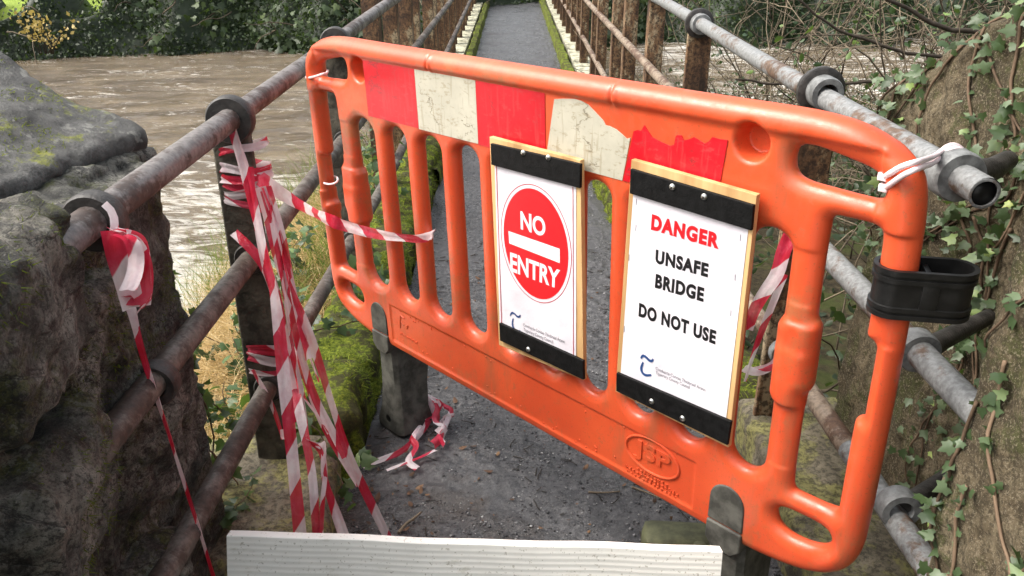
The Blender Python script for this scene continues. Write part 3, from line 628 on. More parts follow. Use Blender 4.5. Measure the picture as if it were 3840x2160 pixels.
def jag(pts, n=3, a=.0022):
    out = []
    for k in range(len(pts)):
        p0, p1 = np.array(pts[k]), np.array(pts[(k + 1) % len(pts)]); L = np.linalg.norm(p1 - p0)
        out.append(p0)
        for j in range(1, int(L / .012)): out.append(p0 + (p1 - p0) * j / int(L / .012) + NR.uniform(-a, a, 2))
    return out
lab(prism(strip_rect(.365, .6145), .018, ZS, 'reflective_stripe', M['red'], bar), 'faded red stripe')
lab(prism(strip_rect(.6155, .8695), .018, ZS, 'reflective_stripe', M['white'], bar), 'scuffed cream stripe')
lab(prism(strip_rect(.8705, 1.1165), .018, ZS, 'reflective_stripe', M['red'], bar), 'bright red stripe')
tp = [uvp(*q_, ZS) for q_ in ((2078, 372), (2110, 370), (2155, 371), (2180, 378), (2205, 392), (2232, 420), (2262, 452), (2272, 470), (2285, 473), (2310, 485), (2332, 503), (2350, 520), (2364, 516))]
tw = [(1.1175, .8175)] + [(float(max(1.1175, a)), float(b)) for a, b in tp] + [(1.3545, .815)]
lab(prism(tw, .018, ZS, 'reflective_stripe', M['white'], bar), 'torn cream stripe')
tr = [uvp(*q_, ZS) for q_ in ((2376, 492), (2390, 488), (2404, 490), (2417, 470), (2428, 488), (2446, 515), (2478, 532), (2512, 547), (2528, 542), (2534, 512), (2540, 506), (2556, 508), (2564, 526), (2585, 522), (2603, 514), (2622, 526), (2642, 538), (2658, 530), (2672, 514), (2700, 522), (2729, 526))]
lab(prism([(1.357, .815)] + jag(tr)[:-1] + [tuple(tr[-1]), (1.6, .82)] if False else [(1.357, .815)] + [tuple(t_) for t_ in tr] + [(1.6, .822)], .018, ZS + .0004, 'reflective_stripe', M['red'], bar), 'torn red stripe with a ragged top')
# feet
def foot(uc):
    t = np.linspace(0, math.pi, 14); a = .0455; fr = empty('foot', B3(uc, -.37, 0)); link_parent(fr, bar)
    top = [(uc + a * math.cos(q_), .108 + a * 1.05 * math.sin(q_)) for q_ in t]
    prism(top + [(uc - a * 1.03, .043), (uc + a * 1.03, .043)], -.03, .0275, 'foot_tongue', M['foot'], fr, True, .003)
    prism([(uc + a * 1.03, .040), (uc - a * 1.03, .040), (uc - a * 1.05, -.012), (uc - a * .6, -.036), (uc + a * .6, -.036), (uc + a * 1.05, -.012)], -.03, .031, 'foot_lip', M['foot'], fr, True, .004)
    # wedge-shaped leg below the panel
    ring_ = []
    for w_, hw, z0, z1 in ((-.012, .045, -.13, .006), (-.03, .048, -.14, .014), (-.10, .050, -.135, .014), (-.20, .056, -.115, .016), (-.29, .066, -.105, .024), (-.345, .080, -.11, .036), (-.362, .080, -.11, .036)):
        for (sx_, sz_) in ((-1, -1), (-.75, -1.06), (.75, -1.06), (1, -1), (1.03, .0), (1, .8), (.72, 1), (-.72, 1), (-1, .8), (-1.03, 0.)):
            zm, zh = (z0 + z1) / 2, (z1 - z0) / 2; ring_.append((uc + hw * sx_, w_, zm + zh * sz_))
    m = 10; n = len(ring_) // m
    f = [[k * m + j, k * m + (j + 1) % m, (k + 1) * m + (j + 1) % m, (k + 1) * m + j] for k in range(n - 1) for j in range(m)] + [list(range(m)), [(n - 1) * m + j for j in range(m)][::-1]]
    MB().add(B3a(ring_), f).build('foot_leg', M['foot'], fr, True, 40)
    tt = np.linspace(0, 2 * math.pi, 18)[:-1]
    MB().add(B3a([(uc + .014 * math.cos(q_), -.315 + .014 * math.sin(q_), .0325) for q_ in tt]), [list(range(17))]).build('foot_hole', M['black'], fr, False)  # flat black disc painted for the shade inside the hole
    return fr
def link_parent(o, p): o.parent = p; o.matrix_parent_inverse = Matrix.Translation(-Vector(p.location))
foot(.298); foot(1.692)

# ---- lettering
def font_mesh(txt, bold=0., spacing=1.0):
    cu = bpy.data.curves.new('t', 'FONT'); cu.body = txt; cu.size = 1; cu.offset = bold; cu.space_character = spacing; cu.resolution_u = 5
    o = bpy.data.objects.new('t', cu); SC.collection.objects.link(o); bpy.context.view_layer.update()
    me = bpy.data.meshes.new_from_object(o.evaluated_get(bpy.context.evaluated_depsgraph_get()))
    V = np.array([v.co[:] for v in me.vertices]); Fc = [list(p_.vertices) for p_ in me.polygons]
    bpy.data.objects.remove(o); bpy.data.curves.remove(cu); bpy.data.meshes.remove(me); return V[:, :2], Fc
def text_on(txt, quad, off, mat, name, parent, bold=.02, thick=0., spacing=1.0, uvquad=False):
    """quad: TL TR BR BL of the inked area"""
    V, Fc = font_mesh(txt, bold, spacing); V = (V - V.min(0)) / (V.max(0) - V.min(0))
    Q = np.array(quad if uvquad else [uvv(x, y, off) for x, y in quad]); s_, t_ = V[:, :1], V[:, 1:]
    P = (Q[3] * (1 - s_) + Q[2] * s_) * (1 - t_) + (Q[0] * (1 - s_) + Q[1] * s_) * t_
    n = len(P); vs = B3a(np.c_[P, np.full(n, off)]); b = MB()
    if not thick: b.add(vs, Fc)
    else:
        ed = {}
        for f_ in Fc:
            for i_ in range(len(f_)):
                e = (f_[i_], f_[(i_ + 1) % len(f_)]); 
                if (e[1], e[0]) in ed: del ed[(e[1], e[0])]
                else: ed[e] = 1
        lo = B3a(np.c_[P, np.full(n, off - thick)]); b.add(np.vstack([vs, lo]), Fc + [[a_, a_ + n, b_ + n, b_] for a_, b_ in ed])
    return b.build(name, mat, parent, False)
zp = .0205
text_on('JSP', [(1.415, .153), (1.528, .153), (1.528, .092), (1.415, .092)], zp + .0035, M['orange'], 'embossed_lettering', bar, .03, .006, 1., True)
eb = MB(); t = np.linspace(0, 2 * math.pi, 60)
eb.tube(B3a(np.c_[1.472 + .082 * np.cos(t), .122 + .05 * np.sin(t), np.full(60, zp + .001)]), .0035, 8, False)
eb.build('embossed_ring', M['orange'], bar, True, 40); eb = MB()
for (rw, n_, u0, u1) in ((.062, 9, 1.43, 1.52), (.051, 15, 1.395, 1.555), (.040, 13, 1.40, 1.545)):
    for k in range(n_):
        uc = u0 + (u1 - u0) * k / (n_ - 1)
        for j in range(2): eb.box(B3(uc + rnd.uniform(-.002, .002), rw + rnd.uniform(-.002, .002), zp), (.0032 if j else .001, .001 if j else .0035, .0028), R=np.stack([EU, EV, EN], 1))
for (a, b) in (((.415, .10), (.425, .15)), ((.425, .15), (.445, .145)), ((.425, .128), (.44, .12)), ((.455, .11), (.462, .125))): eb.tube(B3a([(*a, zp), (*b, zp)]), .0028, 6)
for k in range(12): eb.box(B3(.415 + .008 * k, .078 + rnd.uniform(-.003, .003), zp), (.0026, .003, .0025), R=np.stack([EU, EV, EN], 1))
for k in range(46): eb.box(B3(.42 + 1.15 * rnd.random(), rnd.choice((.05, .16)) + rnd.uniform(-.012, .012), zp), (.0022, .0022, .002), R=np.stack([EU, EV, EN], 1), bev=.0008)
tag(eb.build('embossed_marks', M['orange'], bar, True, 40), kind='stuff')

# ---- the two notices
ZB = .050
def notice(nm, board, paper, b_top, b_bot, screws, label):
    root = thing(nm, B3(*np.mean([uvv(*q_, ZB) for q_ in board], 0), ZB), label, 'sign')
    q4 = lambda Q, off: [uvv(*a_, off) for a_ in Q]
    prism(q4(board, ZB), .0365, ZB, 'board', M['wood'], root, False, .0012)
    Q = np.array(q4(paper, ZB)); n = 14; vs = []; 
    for i_ in range(n + 1):
        for j_ in range(n + 1):
            s_, t_ = i_ / n, j_ / n; P = (Q[0] * (1 - s_) + Q[1] * s_) * (1 - t_) + (Q[3] * (1 - s_) + Q[2] * s_) * t_
            vs.append((P[0], P[1], ZB + .0012 + .0002 * math.sin(s_ * 3.1 + 1) * math.sin(t_ * 5)))
    MB().add(B3a(vs), [[i_ * (n + 1) + j_, i_ * (n + 1) + j_ + 1, (i_ + 1) * (n + 1) + j_ + 1, (i_ + 1) * (n + 1) + j_] for i_ in range(n) for j_ in range(n)]).build('paper', M['paper'], root)
    for Qb in (b_top, b_bot):
        prism(q4(Qb, ZB + .01), ZB + .001, ZB + .0095, 'batten', M['batten'], root, False, .0015)
    for (x, y) in screws:
        u_, w_ = uvv(x, y, ZB + .0125); sb = MB(); rr_ = .0066; vs = [B3(u_, w_, ZB + .0142)]; fs = []
        for kz, (rad, zz) in enumerate(((.0045, .0138), (.0066, .0115), (.0075, .0092))):
            for j in range(14): vs.append(B3(u_ + rad * math.cos(j * math.pi / 7), w_ + rad * math.sin(j * math.pi / 7), ZB + zz))
        fs = [[0, 1 + j, 1 + (j + 1) % 14] for j in range(14)] + [[1 + k_ * 14 + j, 15 + k_ * 14 + j, 15 + k_ * 14 + (j + 1) % 14, 1 + k_ * 14 + (j + 1) % 14] for k_ in range(2) for j in range(14)]
        sb.add(vs, fs).build('screw', M['steel'], root)
    return root
ZI = ZB + .0020
def poly_on(pts, mat, name, parent, off=ZI, uv_=False):
    P = np.array(pts if uv_ else [uvv(x, y, off) for x, y in pts]); return MB().add(B3a(np.c_[P, np.full(len(P), off)]), [list(range(len(P)))]).build(name, mat, parent, False)
def ell(c, ru, rw, n=56): return [(c[0] + ru * math.cos(t_), c[1] + rw * math.sin(t_)) for t_ in np.linspace(0, 2 * math.pi, n + 1)[:-1]]
def annulus(c, ru, rw, th, mat, name, parent, off):
    a, b = ell(c, ru, rw), ell(c, ru - th, rw - th); n = len(a); MB().add(B3a(np.c_[np.array(a + b), np.full(2 * n, off)]), [[j, (j + 1) % n, (j + 1) % n + n, j + n] for j in range(n)]).build(name, mat, parent, False)
def logo(parent, sw, hook, wd):
    b = MB()
    for path in (sw, hook):
        P = chaikin(np.array([uvv(x, y, ZI) for x, y in path]), 3, False); t_ = np.gradient(P, axis=0); t_ /= np.linalg.norm(t_, axis=1)[:, None]; nn = np.c_[-t_[:, 1], t_[:, 0]]
        m = len(P); w_ = wd * np.sin(np.linspace(.5, math.pi - .5, m))[:, None]; vs = np.vstack([P + nn * w_, P - nn * w_])
        b.add(B3a(np.c_[vs, np.full(2 * m, ZI)]), [[k, k + 1, k + 1 + m, k + m] for k in range(m - 1)])
    b.build('crest', M['ink_blue'], parent, False)
S = 1 / K
ne = notice('no_entry_sign', [(1231, 344), (1460, 403), (1468, 957), (1255, 868)], [(1245, 412), (1450, 470), (1450, 908), (1258, 824)],
            [(1233, 361), (1459, 413), (1458, 474), (1235, 415)], [(1255, 813), (1466, 908), (1467, 956), (1257, 857)], [(1314, 385), (1377, 397), (1327, 880)],
            'white paper notice with red no entry disc on a wooden board')
L_, R2, T_, B_ = uvv(1262, 583, ZI), uvv(1427, 640, ZI), uvv(1327, 476, ZI), uvv(1370, 762, ZI)
cc = (L_ + R2 + T_ + B_) / 4; ru = np.linalg.norm(R2 - L_) / 2; rw = np.linalg.norm(T_ - B_) / 2
annulus(cc, ru + .009, rw + .009, .0022, M['ink_dred'], 'disc_outline', ne, ZI - .0004)
poly_on(ell(cc, ru - .002, rw - .002), M['ink_red'], 'red_disc', ne, ZI - .0003, True)
poly_on([(1279, 581), (1408, 626), (1408, 662), (1281, 612)], M['ink_white'], 'white_bar', ne, ZI + .0003)
text_on('NO', [(1309, 530), (1372, 549), (1372, 597), (1310, 577)], ZI + .0003, M['ink_white'], 'lettering', ne, .030)
text_on('ENTRY', [(1283, 634), (1409, 680), (1407, 728), (1284, 682)], ZI + .0003, M['ink_white'], 'lettering', ne, .030)
logo(ne, [(1283, 794), (1287, 786), (1294, 789), (1301, 797), (1307, 797), (1309, 792)], [(1291, 801), (1288, 812), (1291, 825), (1300, 834), (1309, 832)], .0030)
text_on('Comhairle Contae Thiobraid Árann', [(1316, 811), (1420, 853), (1420, 864), (1316, 820)], ZI, M['ink_grey'], 'lettering', ne, .004)
text_on('Tipperary County Council', [(1317, 824), (1391, 856), (1391, 867), (1317, 834)], ZI, M['ink_grey'], 'lettering', ne, .004)
for a, b in (((1248.5, 416), (1262, 822)), ((1441, 470), (1442.5, 896))):
    poly_on([(a[0] - .8, a[1]), (a[0] + .8, a[1]), (b[0] + .8, b[1]), (b[0] - .8, b[1])], M['ink_dred'], 'border_line', ne)
dg = notice('danger_sign', [(1588, 401), (1904, 491), (1832, 1126), (1548, 985)], [(1594, 488), (1884, 570), (1826, 1065), (1562, 940)],
            [(1585, 425), (1895, 517), (1889, 581), (1583, 487)], [(1550, 938), (1838, 1062), (1829, 1121), (1549, 984)], [(1689, 471), (1769, 496), (1637, 1011), (1715, 1054)],
            'white paper danger notice with black warning text on a wooden board')
text_on('DANGER', [(1640, 538), (1811, 588), (1807, 627), (1637, 578)], ZI, M['ink_red'], 'lettering', dg, .056, 0., 1.17)
text_on('UNSAFE', [(1650, 627), (1783, 663), (1780, 698), (1648, 662)], ZI, M['ink_black'], 'lettering', dg, .050, 0., 1.14)
text_on('BRIDGE', [(1650, 688), (1772, 724), (1769, 760), (1647, 724)], ZI, M['ink_black'], 'lettering', dg, .050, 0., 1.14)
text_on('DO NOT USE', [(1608, 761), (1802, 832), (1799, 867), (1606, 796)], ZI, M['ink_black'], 'lettering', dg, .050, 0., 1.14)
logo(dg, [(1612, 902), (1616, 894), (1624, 897), (1633, 907), (1640, 909), (1643, 903)], [(1618, 911), (1612, 925), (1615, 938), (1625, 945), (1638, 943)], .0036)
text_on('Comhairle Contae Thiobraid Árann', [(1649, 920), (1775, 974), (1774, 985), (1649, 930)], ZI, M['ink_grey'], 'lettering', dg, .004)
text_on('Tipperary County Council', [(1650, 933), (1735, 970), (1734, 981), (1649, 943)], ZI, M['ink_grey'], 'lettering', dg, .004)
for (x, y) in ((1599, 565), (1582, 640), (1570, 820), (1849, 690), (1838, 780), (1600, 500), (1862, 590)):
    poly_on([(x, y), (x + 1.4, y), (x + .4, y + 16), (x - 1, y + 16)], M['ink_grey'], 'staple', dg, ZI)

# ---- black clip round the barrier's end post, pale cable ties
def clip():
    root = thing('barrier_clip', B3(1.967, .72), 'black ribbed plastic clip gripping the end post of the orange barrier', 'clip')
    pr_ = [(0, 0)]; prof = []
    for w_, r_ in ((-.046, .000), (-.046, .0045), (-.038, .0045), (-.037, .001), (-.033, .001), (-.032, .0045), (-.024, .0045), (-.023, .001), (.021, .001), (.022, .0045), (.030, .0045), (.031, .001), (.035, .001), (.036, .0045), (.046, .0045), (.046, .000)): prof.append((w_, r_))
    prof += [(.046, -.004), (-.046, -.004)]
    n = 56; r0 = .037; L = .088; vs = []; pts = []; ax = .84 * EU - .54 * EN; az = .54 * EU + .84 * EN; C0 = B3(1.962, .740)
    for a in np.linspace(-math.pi / 2, math.pi / 2, 18): pts.append((L + r0 * math.cos(a), r0 * math.sin(a), math.cos(a), math.sin(a)))
    for a in np.linspace(math.pi / 2, 3 * math.pi / 2, 18): pts.append((r0 * math.cos(a), r0 * math.sin(a), math.cos(a), math.sin(a)))
    for (a, z_, na, nz) in pts:
        pinch = 1 - .25 * math.exp(-((a - L / 2) / .028) ** 2)
        for (w_, r_) in prof: vs.append(C0 + ax * (a + na * r_) + EV * w_ + az * (z_ * pinch + nz * r_))
    m = len(prof); n = len(pts)
    f = [[k * m + j, ((k + 1) % n) * m + j, ((k + 1) % n) * m + (j + 1) % m, k * m + (j + 1) % m] for k in range(n) for j in range(m)]
    MB().add(vs, f).build('band', M['black'], root, True, 30)
    Rc = np.stack([ax, EV, az], 1); b = MB(); b.box(C0 + ax * .05 + az * .036, (.014, .030, .004), R=Rc, bev=.002); b.box(C0 + ax * .05, (.005, .034, .034), R=Rc, bev=.002); b.build('web', M['black'], root, True, 30)
clip()
def tie(path, r, label, head=None, mat='tiew', group='cable ties on the barrier'):
    root = thing('cable_tie', path[0], label, 'cable tie', group); MB().tube(chaikin(np.array(path), 2, False), r, 8).build('strap', M[mat], root)
    if head is not None: MB().box(head, (.008, .007, .0065), R=np.stack([EU, EV, EN], 1), bev=.002).build('tie_head', M[mat], root)
def bq(x, y, z): u_, w_ = uvv(x, y, z); return B3(u_, w_, z)
pe = vX(2398, 404, XR)
tie([bq(2232, 446, -.02), bq(2224, 446, .012), bq(2236, 438, .036), bq(2270, 417, .050), bq(2315, 405, .050), pe + (-.035, .0, .010), pe + (-.01, .002, .036), pe + (.03, .01, .012), pe + (.02, .01, -.04)],   .0052, 'upper of two pale cable ties at the barrier top corner', bq(2222, 444, .018))
tie([bq(2236, 478, -.02), bq(2226, 474, .012), bq(2240, 464, .036), bq(2275, 438, .050), bq(2318, 420, .050), pe + (-.038, -.004, -.004), pe + (-.008, -.008, .033), pe + (.03, .0, .008), pe + (.02, .01, -.04)], .0052, 'lower of two pale cable ties at the barrier top corner', bq(2224, 472, .018))
tie([bq(822, 184, .02), bq(812, 186, .036), bq(795, 192, .044), bq(778, 196, .036), bq(768, 196, .0), bq(772, 190, -.05), bq(800, 176, -.06), bq(826, 176, -.03), bq(822, 184, .02)], .004, 'pink cable tie round the top of the far barrier post', None, 'tie')
tie([bq(850, 452, .01), bq(846, 460, .034), bq(832, 464, .042), bq(816, 462, .03), bq(812, 456, -.01), bq(826, 446, -.05), bq(848, 444, -.03), bq(850, 452, .01)], .0035, 'pale cable tie halfway down the far barrier post', None, 'tiew')

# ------------------------------------------------------------------ white ribbed board in front
pa, pb = vY(570, 1349, 1.45), vY(1818, 1388, 1.45)
hx = pb - pa; Lb = np.linalg.norm(hx); hx /= Lb; up = np.array([0, 0, 1.]); up = up - hx * (up @ hx); up /= np.linalg.norm(up); fw = np.cross(hx, up)
if fw[1] > 0: fw = -fw
up = up * math.cos(.26) - fw * math.sin(.26); fw = np.cross(hx, up); fw = fw if fw[1] < 0 else -fw      # lean added so the face catches more sky light
n_r = 150; prof = []; H_ = (min(pa[2], pb[2]) - .004) / math.cos(.26)
for k in range(n_r + 1):
    y = H_ * k / n_r; ph = (y % .0135) / .0135; prof.append((-y, .0007 * max(0, math.sin(ph * 2 * math.pi)) ** .6 if y > .006 else 0))
prof = [(0, -.028), (0, -.0015), (-.0015, 0)] + prof[1:] + [(-H_, -.028)]
vs = []
for s_ in np.linspace(0, Lb, 40):
    wob = .0015 * math.sin(s_ * 9) + .001 * math.sin(s_ * 23 + 1)
    for (dz, dy) in prof: vs.append(pa + hx * s_ + up * (dz + wob) + fw * dy)
m = len(prof); f = [[k * m + j, k * m + j + 1, (k + 1) * m + j + 1, (k + 1) * m + j] for k in range(39) for j in range(m - 1)] + [list(range(m)), [39 * m + j for j in range(m)][::-1]]
wb = MB().add(vs, f).build('white_board', M['plank'], None, True, 50); tag(wb, 'white finely ribbed plastic board standing on the path in front', 'board')

# ------------------------------------------------------------------ red and white tape
def resample(P, step=.012):
    P = chaikin(np.asarray(P, float), 3, False); L = np.r_[0, np.cumsum(np.linalg.norm(np.diff(P, axis=0), axis=1))]
    n = max(4, int(L[-1] / step)); t = np.linspace(0, L[-1], n); return np.stack([np.interp(t, L, P[:, k]) for k in range(3)], 1), t
def ribbon(mb, path, width, th=0., tw=.5, fold=.25, seed=0, u0=0., axis=(1, -.25, 0), wvar=.18):
    P, L = resample(path); m = len(P); t = np.gradient(P, axis=0); t /= np.linalg.norm(t, axis=1)[:, None] + 1e-9
    A = np.asarray(axis, float)[None] - t * (t @ np.asarray(axis, float))[:, None]; A /= np.linalg.norm(A, axis=1)[:, None] + 1e-9; Bn = np.cross(t, A)
    ns = np.stack([L * 3.1 + seed * 13.7, L * 0, L * 0 + seed], 1); q = th + tw * 1.6 * noise3(ns, 5); ww = width * (1 + wvar * 2 * noise3(ns * 1.7 + 9, 6))
    Wd = A * np.cos(q)[:, None] + Bn * np.sin(q)[:, None]; Nn = np.cross(t, Wd); vs = []; uv = []
    cross = np.linspace(-1, 1, 7); fo = fold * (.6 + noise3(ns * 1.3 + 4, 8))
    for k in range(m):
        for c_ in cross:
            z_ = ww[k] * .5 * (fo[k] * (abs(c_ - .15) - .5) + .10 * math.sin(c_ * 5 + L[k] * 17 + seed)); vs.append(P[k] + Wd[k] * c_ * ww[k] / 2 + Nn[k] * z_); uv.append((L[k] + u0, (c_ + 1) / 2))
    n = 7; mb.add(vs, [[k * n + j, k * n + j + 1, (k + 1) * n + j + 1, (k + 1) * n + j] for k in range(m - 1) for j in range(n - 1)], None, uv); return mb
def strand(pts, w, label, group='strands of red and white tape', **kw):
    mb = MB(); P = [vY(*q_) for q_ in pts]; ribbon(mb, P, w, **kw)
    return tag(mb.build('hazard_tape', M['tape']), label, 'tape', group)
# folded bundle below the collar at the dark wall, and its tail
tb = thing('hazard_tape', vX(285, 570, -.70), 'red and white tape knotted at the dark wall collar with a long hanging tail', 'tape', 'strands of red and white tape')
mb = MB(); xb = XL + .045
ribbon(mb, [vX(262, 512, xb), vX(278, 525, xb + .01), vX(289, 550, xb + .012), vX(288, 585, xb + .012), vX(276, 606, xb)], .012, seed=1, fold=.1, u0=.12); mb.build('loop', M['tape'], tb)
for k, (pts, w_) in enumerate([([(288, 578), (300, 640), (318, 700), (335, 775)], .040), ([(296, 580), (325, 590), (352, 640), (356, 700), (345, 768)], .042), ([(310, 582), (352, 588), (374, 612), (376, 690), (378, 748), (352, 780)], .040), ([(300, 590), (330, 600), (345, 640), (340, 690), (322, 730)], .034)]):
    mb = MB(); ribbon(mb, [vX(x, y, xb + .02 + .012 * k) for x, y in pts], w_, th=.3 * k - .3, tw=.5, seed=3 + k, fold=.5, u0=.07 * k + .02); mb.build('fold', M['tape'], tb)
mb = MB(); ribbon(mb, [vX(322, 745, xb + .02), vY(335, 790, 1.38), vY(358, 880, 1.39), vY(392, 990, 1.40), vY(430, 1105, 1.42), vY(478, 1255, 1.44), vY(542, 1460, 1.48), vY(580, 1580, 1.50)], .021, seed=9, fold=.35, tw=.35, u0=.02, wvar=.1); mb.build('tail', M['tape'], tb)
# wound round the post
tw_ = thing('hazard_tape', vY(600, 480, 2.1), 'red and white tape wound several times around the grey post', 'tape', 'strands of red and white tape')
def wrap(x, y, w, tilt, seed, rad=1.):
    c = vY(x, y, 2.10); c[0] += 0; c[1] = 2.142; a = np.linspace(.2, 2 * math.pi + .2, 22)
    P = np.stack([c[0] + .070 * rad * np.cos(a), c[1] + .030 * rad * np.sin(a), c[2] + tilt * np.cos(a) + .004 * np.sin(3 * a + seed)], 1)
    mb = MB(); ribbon(mb, P, w, th=math.pi / 2, tw=.12, fold=.2, seed=seed, u0=.061 * seed, axis=(0, 0, 1)) if False else ribbon(mb, P, w, th=0, tw=.10, fold=.25, seed=seed, u0=.061 * seed, axis=(0, 0, 1)); mb.build('wrap', M['tape'], tw_)
for k, (x, y, w_, tl) in enumerate([(597, 378, .016, .014), (604, 432, .030, -.004), (606, 452, .026, .010), (608, 470, .030, -.012), (612, 492, .022, .004), (616, 522, .020, -.02), (664, 888, .034, .004), (668, 912, .026, -.008), (673, 942, .014, .006)]): wrap(x, y, w_, tl, k + 1, 1 + .03 * (k % 3))
YS = 2.05
strand([(576, 298, 2.09), (590, 345, 2.06), (612, 410, 2.055), (634, 500, 2.04), (660, 610, 2.0), (684, 700, 1.95), (700, 800, 1.88), (712, 930, 1.80), (734, 1130, 1.69), (758, 1375, 1.62)], .029, 'tape strand falling from the top pipe down to the left end of the board', seed=21, tw=.35, u0=.03)
strand([(655, 470, 2.06), (682, 560, 2.05), (706, 680, 2.03), (756, 790, 2.00), (800, 900, 1.98), (838, 1030, 1.96), (878, 1150, 1.94), (930, 1260, 1.93), (985, 1372, 1.92)], .036, 'widest tape strand slanting from the post towards the middle of the board', seed=24, tw=.25, u0=.11, wvar=.1)
strand([(588, 585, 2.08), (618, 612, 2.06), (655, 652, 2.05), (682, 700, 2.04), (706, 790, 2.035), (722, 880, 2.03)], .022, 'short tape strand crossing the post above the middle pipe', seed=27, tw=.5, u0=.17)
strand([(636, 930, 2.07), (668, 985, 2.06), (690, 1030, 2.05), (704, 1075, 2.045), (716, 1118, 2.04), (712, 1080, 2.035)], .020, 'tape end dangling beside the lower pipe of the grey post', seed=29, tw=.7, u0=.05)
strand([(700, 860, 2.05), (735, 950, 2.03), (752, 1030, 1.92), (770, 1110, 1.83), (788, 1200, 1.74), (797, 1375, 1.64)], .026, 'tape strand hanging straight behind the slanting wide strand', seed=31, tw=.5, u0=.08)
strand([(690, 560, 2.04), (712, 690, 2.025), (748, 860, 2.01), (790, 1000, 1.99), (822, 1060, 1.98), (870, 1150, 1.965)], .020, 'thin tape strand running beside the widest slanting strand', seed=34, tw=.5, u0=.14)
strand([(770, 1105, 1.84), (796, 1122, 1.83), (818, 1115, 1.82), (812, 1190, 1.76), (838, 1270, 1.72), (876, 1378, 1.66)], .022, 'pinkish tape tail bending sharply above the board', seed=37, tw=.6, u0=.06)
strand([(776, 1112, 1.83), (806, 1126, 1.82), (822, 1180, 1.77), (812, 1260, 1.71), (806, 1375, 1.63)], .024, 'pale tape tail hanging straight down to the board', seed=38, tw=.6, u0=.01)
for k, (p0, pm_, pe_, w_) in enumerate([((664, 480), (716, 720), (762, 1000), .018), ((640, 520), (692, 760), (748, 1060), .024), ((676, 500), (742, 760), (802, 960), .020), ((700, 880), (772, 1010), (826, 1090), .022), ((735, 870), (800, 1040), (905, 1220), .024), ((628, 420), (664, 640), (708, 880), .016), ((668, 470), (728, 700), (775, 905), .026), ((705, 790), (748, 960), (776, 1120), .020)]):
    ys__ = (2.06, 2.02, 1.97); j_ = [((p0[0] + pm_[0]) / 2 + 6 * (-1) ** k, (p0[1] + pm_[1]) / 2, 2.04), ((pe_[0] + pm_[0]) / 2 - 5 * (-1) ** k, (pe_[1] + pm_[1]) / 2, 2.0)]
    strand([(*p0, ys__[0]), j_[0], (*pm_, ys__[1]), j_[1], (*pe_, ys__[2])], w_, ['thin tape string at the front of the tangle by the post', 'creased tape strand in the middle of the tangle below the post', 'twisted tape strand on the barrier side of the tangle', 'short tape strand low in the tangle by the lower pipe', 'tape strand splaying lowest and furthest towards the path', 'narrowest tape string running close along the grey post', 'broad creased tape strand between post and slanting strand', 'tape strand ending where the two pale tails bend'][k], seed=70 + 3 * k, tw=.9, fold=.6, u0=.037 * k)
# the strand tied to a barrier bar
bq2 = lambda x, y, z: B3(*uvv(x, y, z), z)
mb = MB(); ribbon(mb, [vY(652, 448, 2.06), vY(700, 482, 2.12), vY(760, 520, 2.2), bq2(830, 556, .06), bq2(900, 578, .05), bq2(960, 592, .045), bq2(1020, 598, .042), bq2(1058, 602, .040), bq2(1086, 590, .02), bq2(1092, 588, -.03)], .034, th=.0, tw=.30, fold=.3, seed=41, u0=.03, axis=(0, 0, 1), wvar=.15)
tag(mb.build('hazard_tape', M['tape']), 'red and white tape stretched from the post to a bar of the orange barrier', 'tape', 'strands of red and white tape')
# loose lengths on the path
def ground_tape(pts, w, label, seed):
    mb = MB(); P = []
    for x, y, dz in pts: P.append(vZ(x, y, .014 + dz))
    ribbon(mb, P, w, th=.9, tw=.9, fold=.7, seed=seed, u0=.03 * seed, axis=(.3, -.3, .9)); return tag(mb.build('hazard_tape', M['tape']), label, 'tape', 'strands of red and white tape')
ground_tape([(1062, 990, .05), (1092, 1000, .05), (1118, 1022, .03), (1142, 1030, .02), (1128, 1060, .012), (1112, 1100, .012), (1090, 1118, .01)], .032, 'crumpled tape lying on the wet path beside the far foot', 51)
ground_tape([(1092, 1010, .03), (1080, 1060, .02), (1052, 1098, .012), (1010, 1138, .012), (970, 1152, .014), (912, 1172, .012)], .026, 'tape lying across the wet path towards the ledge', 52)
ground_tape([(1096, 1132, .012), (1060, 1150, .012), (1010, 1168, .012), (972, 1182, .010)], .014, 'thin twisted tape end on the wet path', 53)
ground_tape([(1070, 985, .06), (1052, 1010, .04), (1085, 1030, .05), (1112, 1012, .06), (1100, 1045, .03), (1068, 1062, .02)], .040, 'bunched tape heaped against the far barrier foot', 55)
ground_tape([(1140, 1046, .012), (1108, 1052, .03), (1120, 1080, .012), (1098, 1094, .02), (1118, 1118, .01)], .030, 'folded pink tape end beside the heaped tape', 57)
ground_tape([(1058, 1070, .015), (1030, 1105, .025), (1052, 1120, .012), (1020, 1160, .015), (1050, 1178, .012)], .024, 'muddy tape scrap lying between heap and ledge', 58)
ground_tape([(1078, 1000, .07), (1110, 1030, .05), (1090, 1062, .04), (1125, 1070, .03), (1102, 1092, .02)], .044, 'widest crumpled tape on top of the heap', 59)
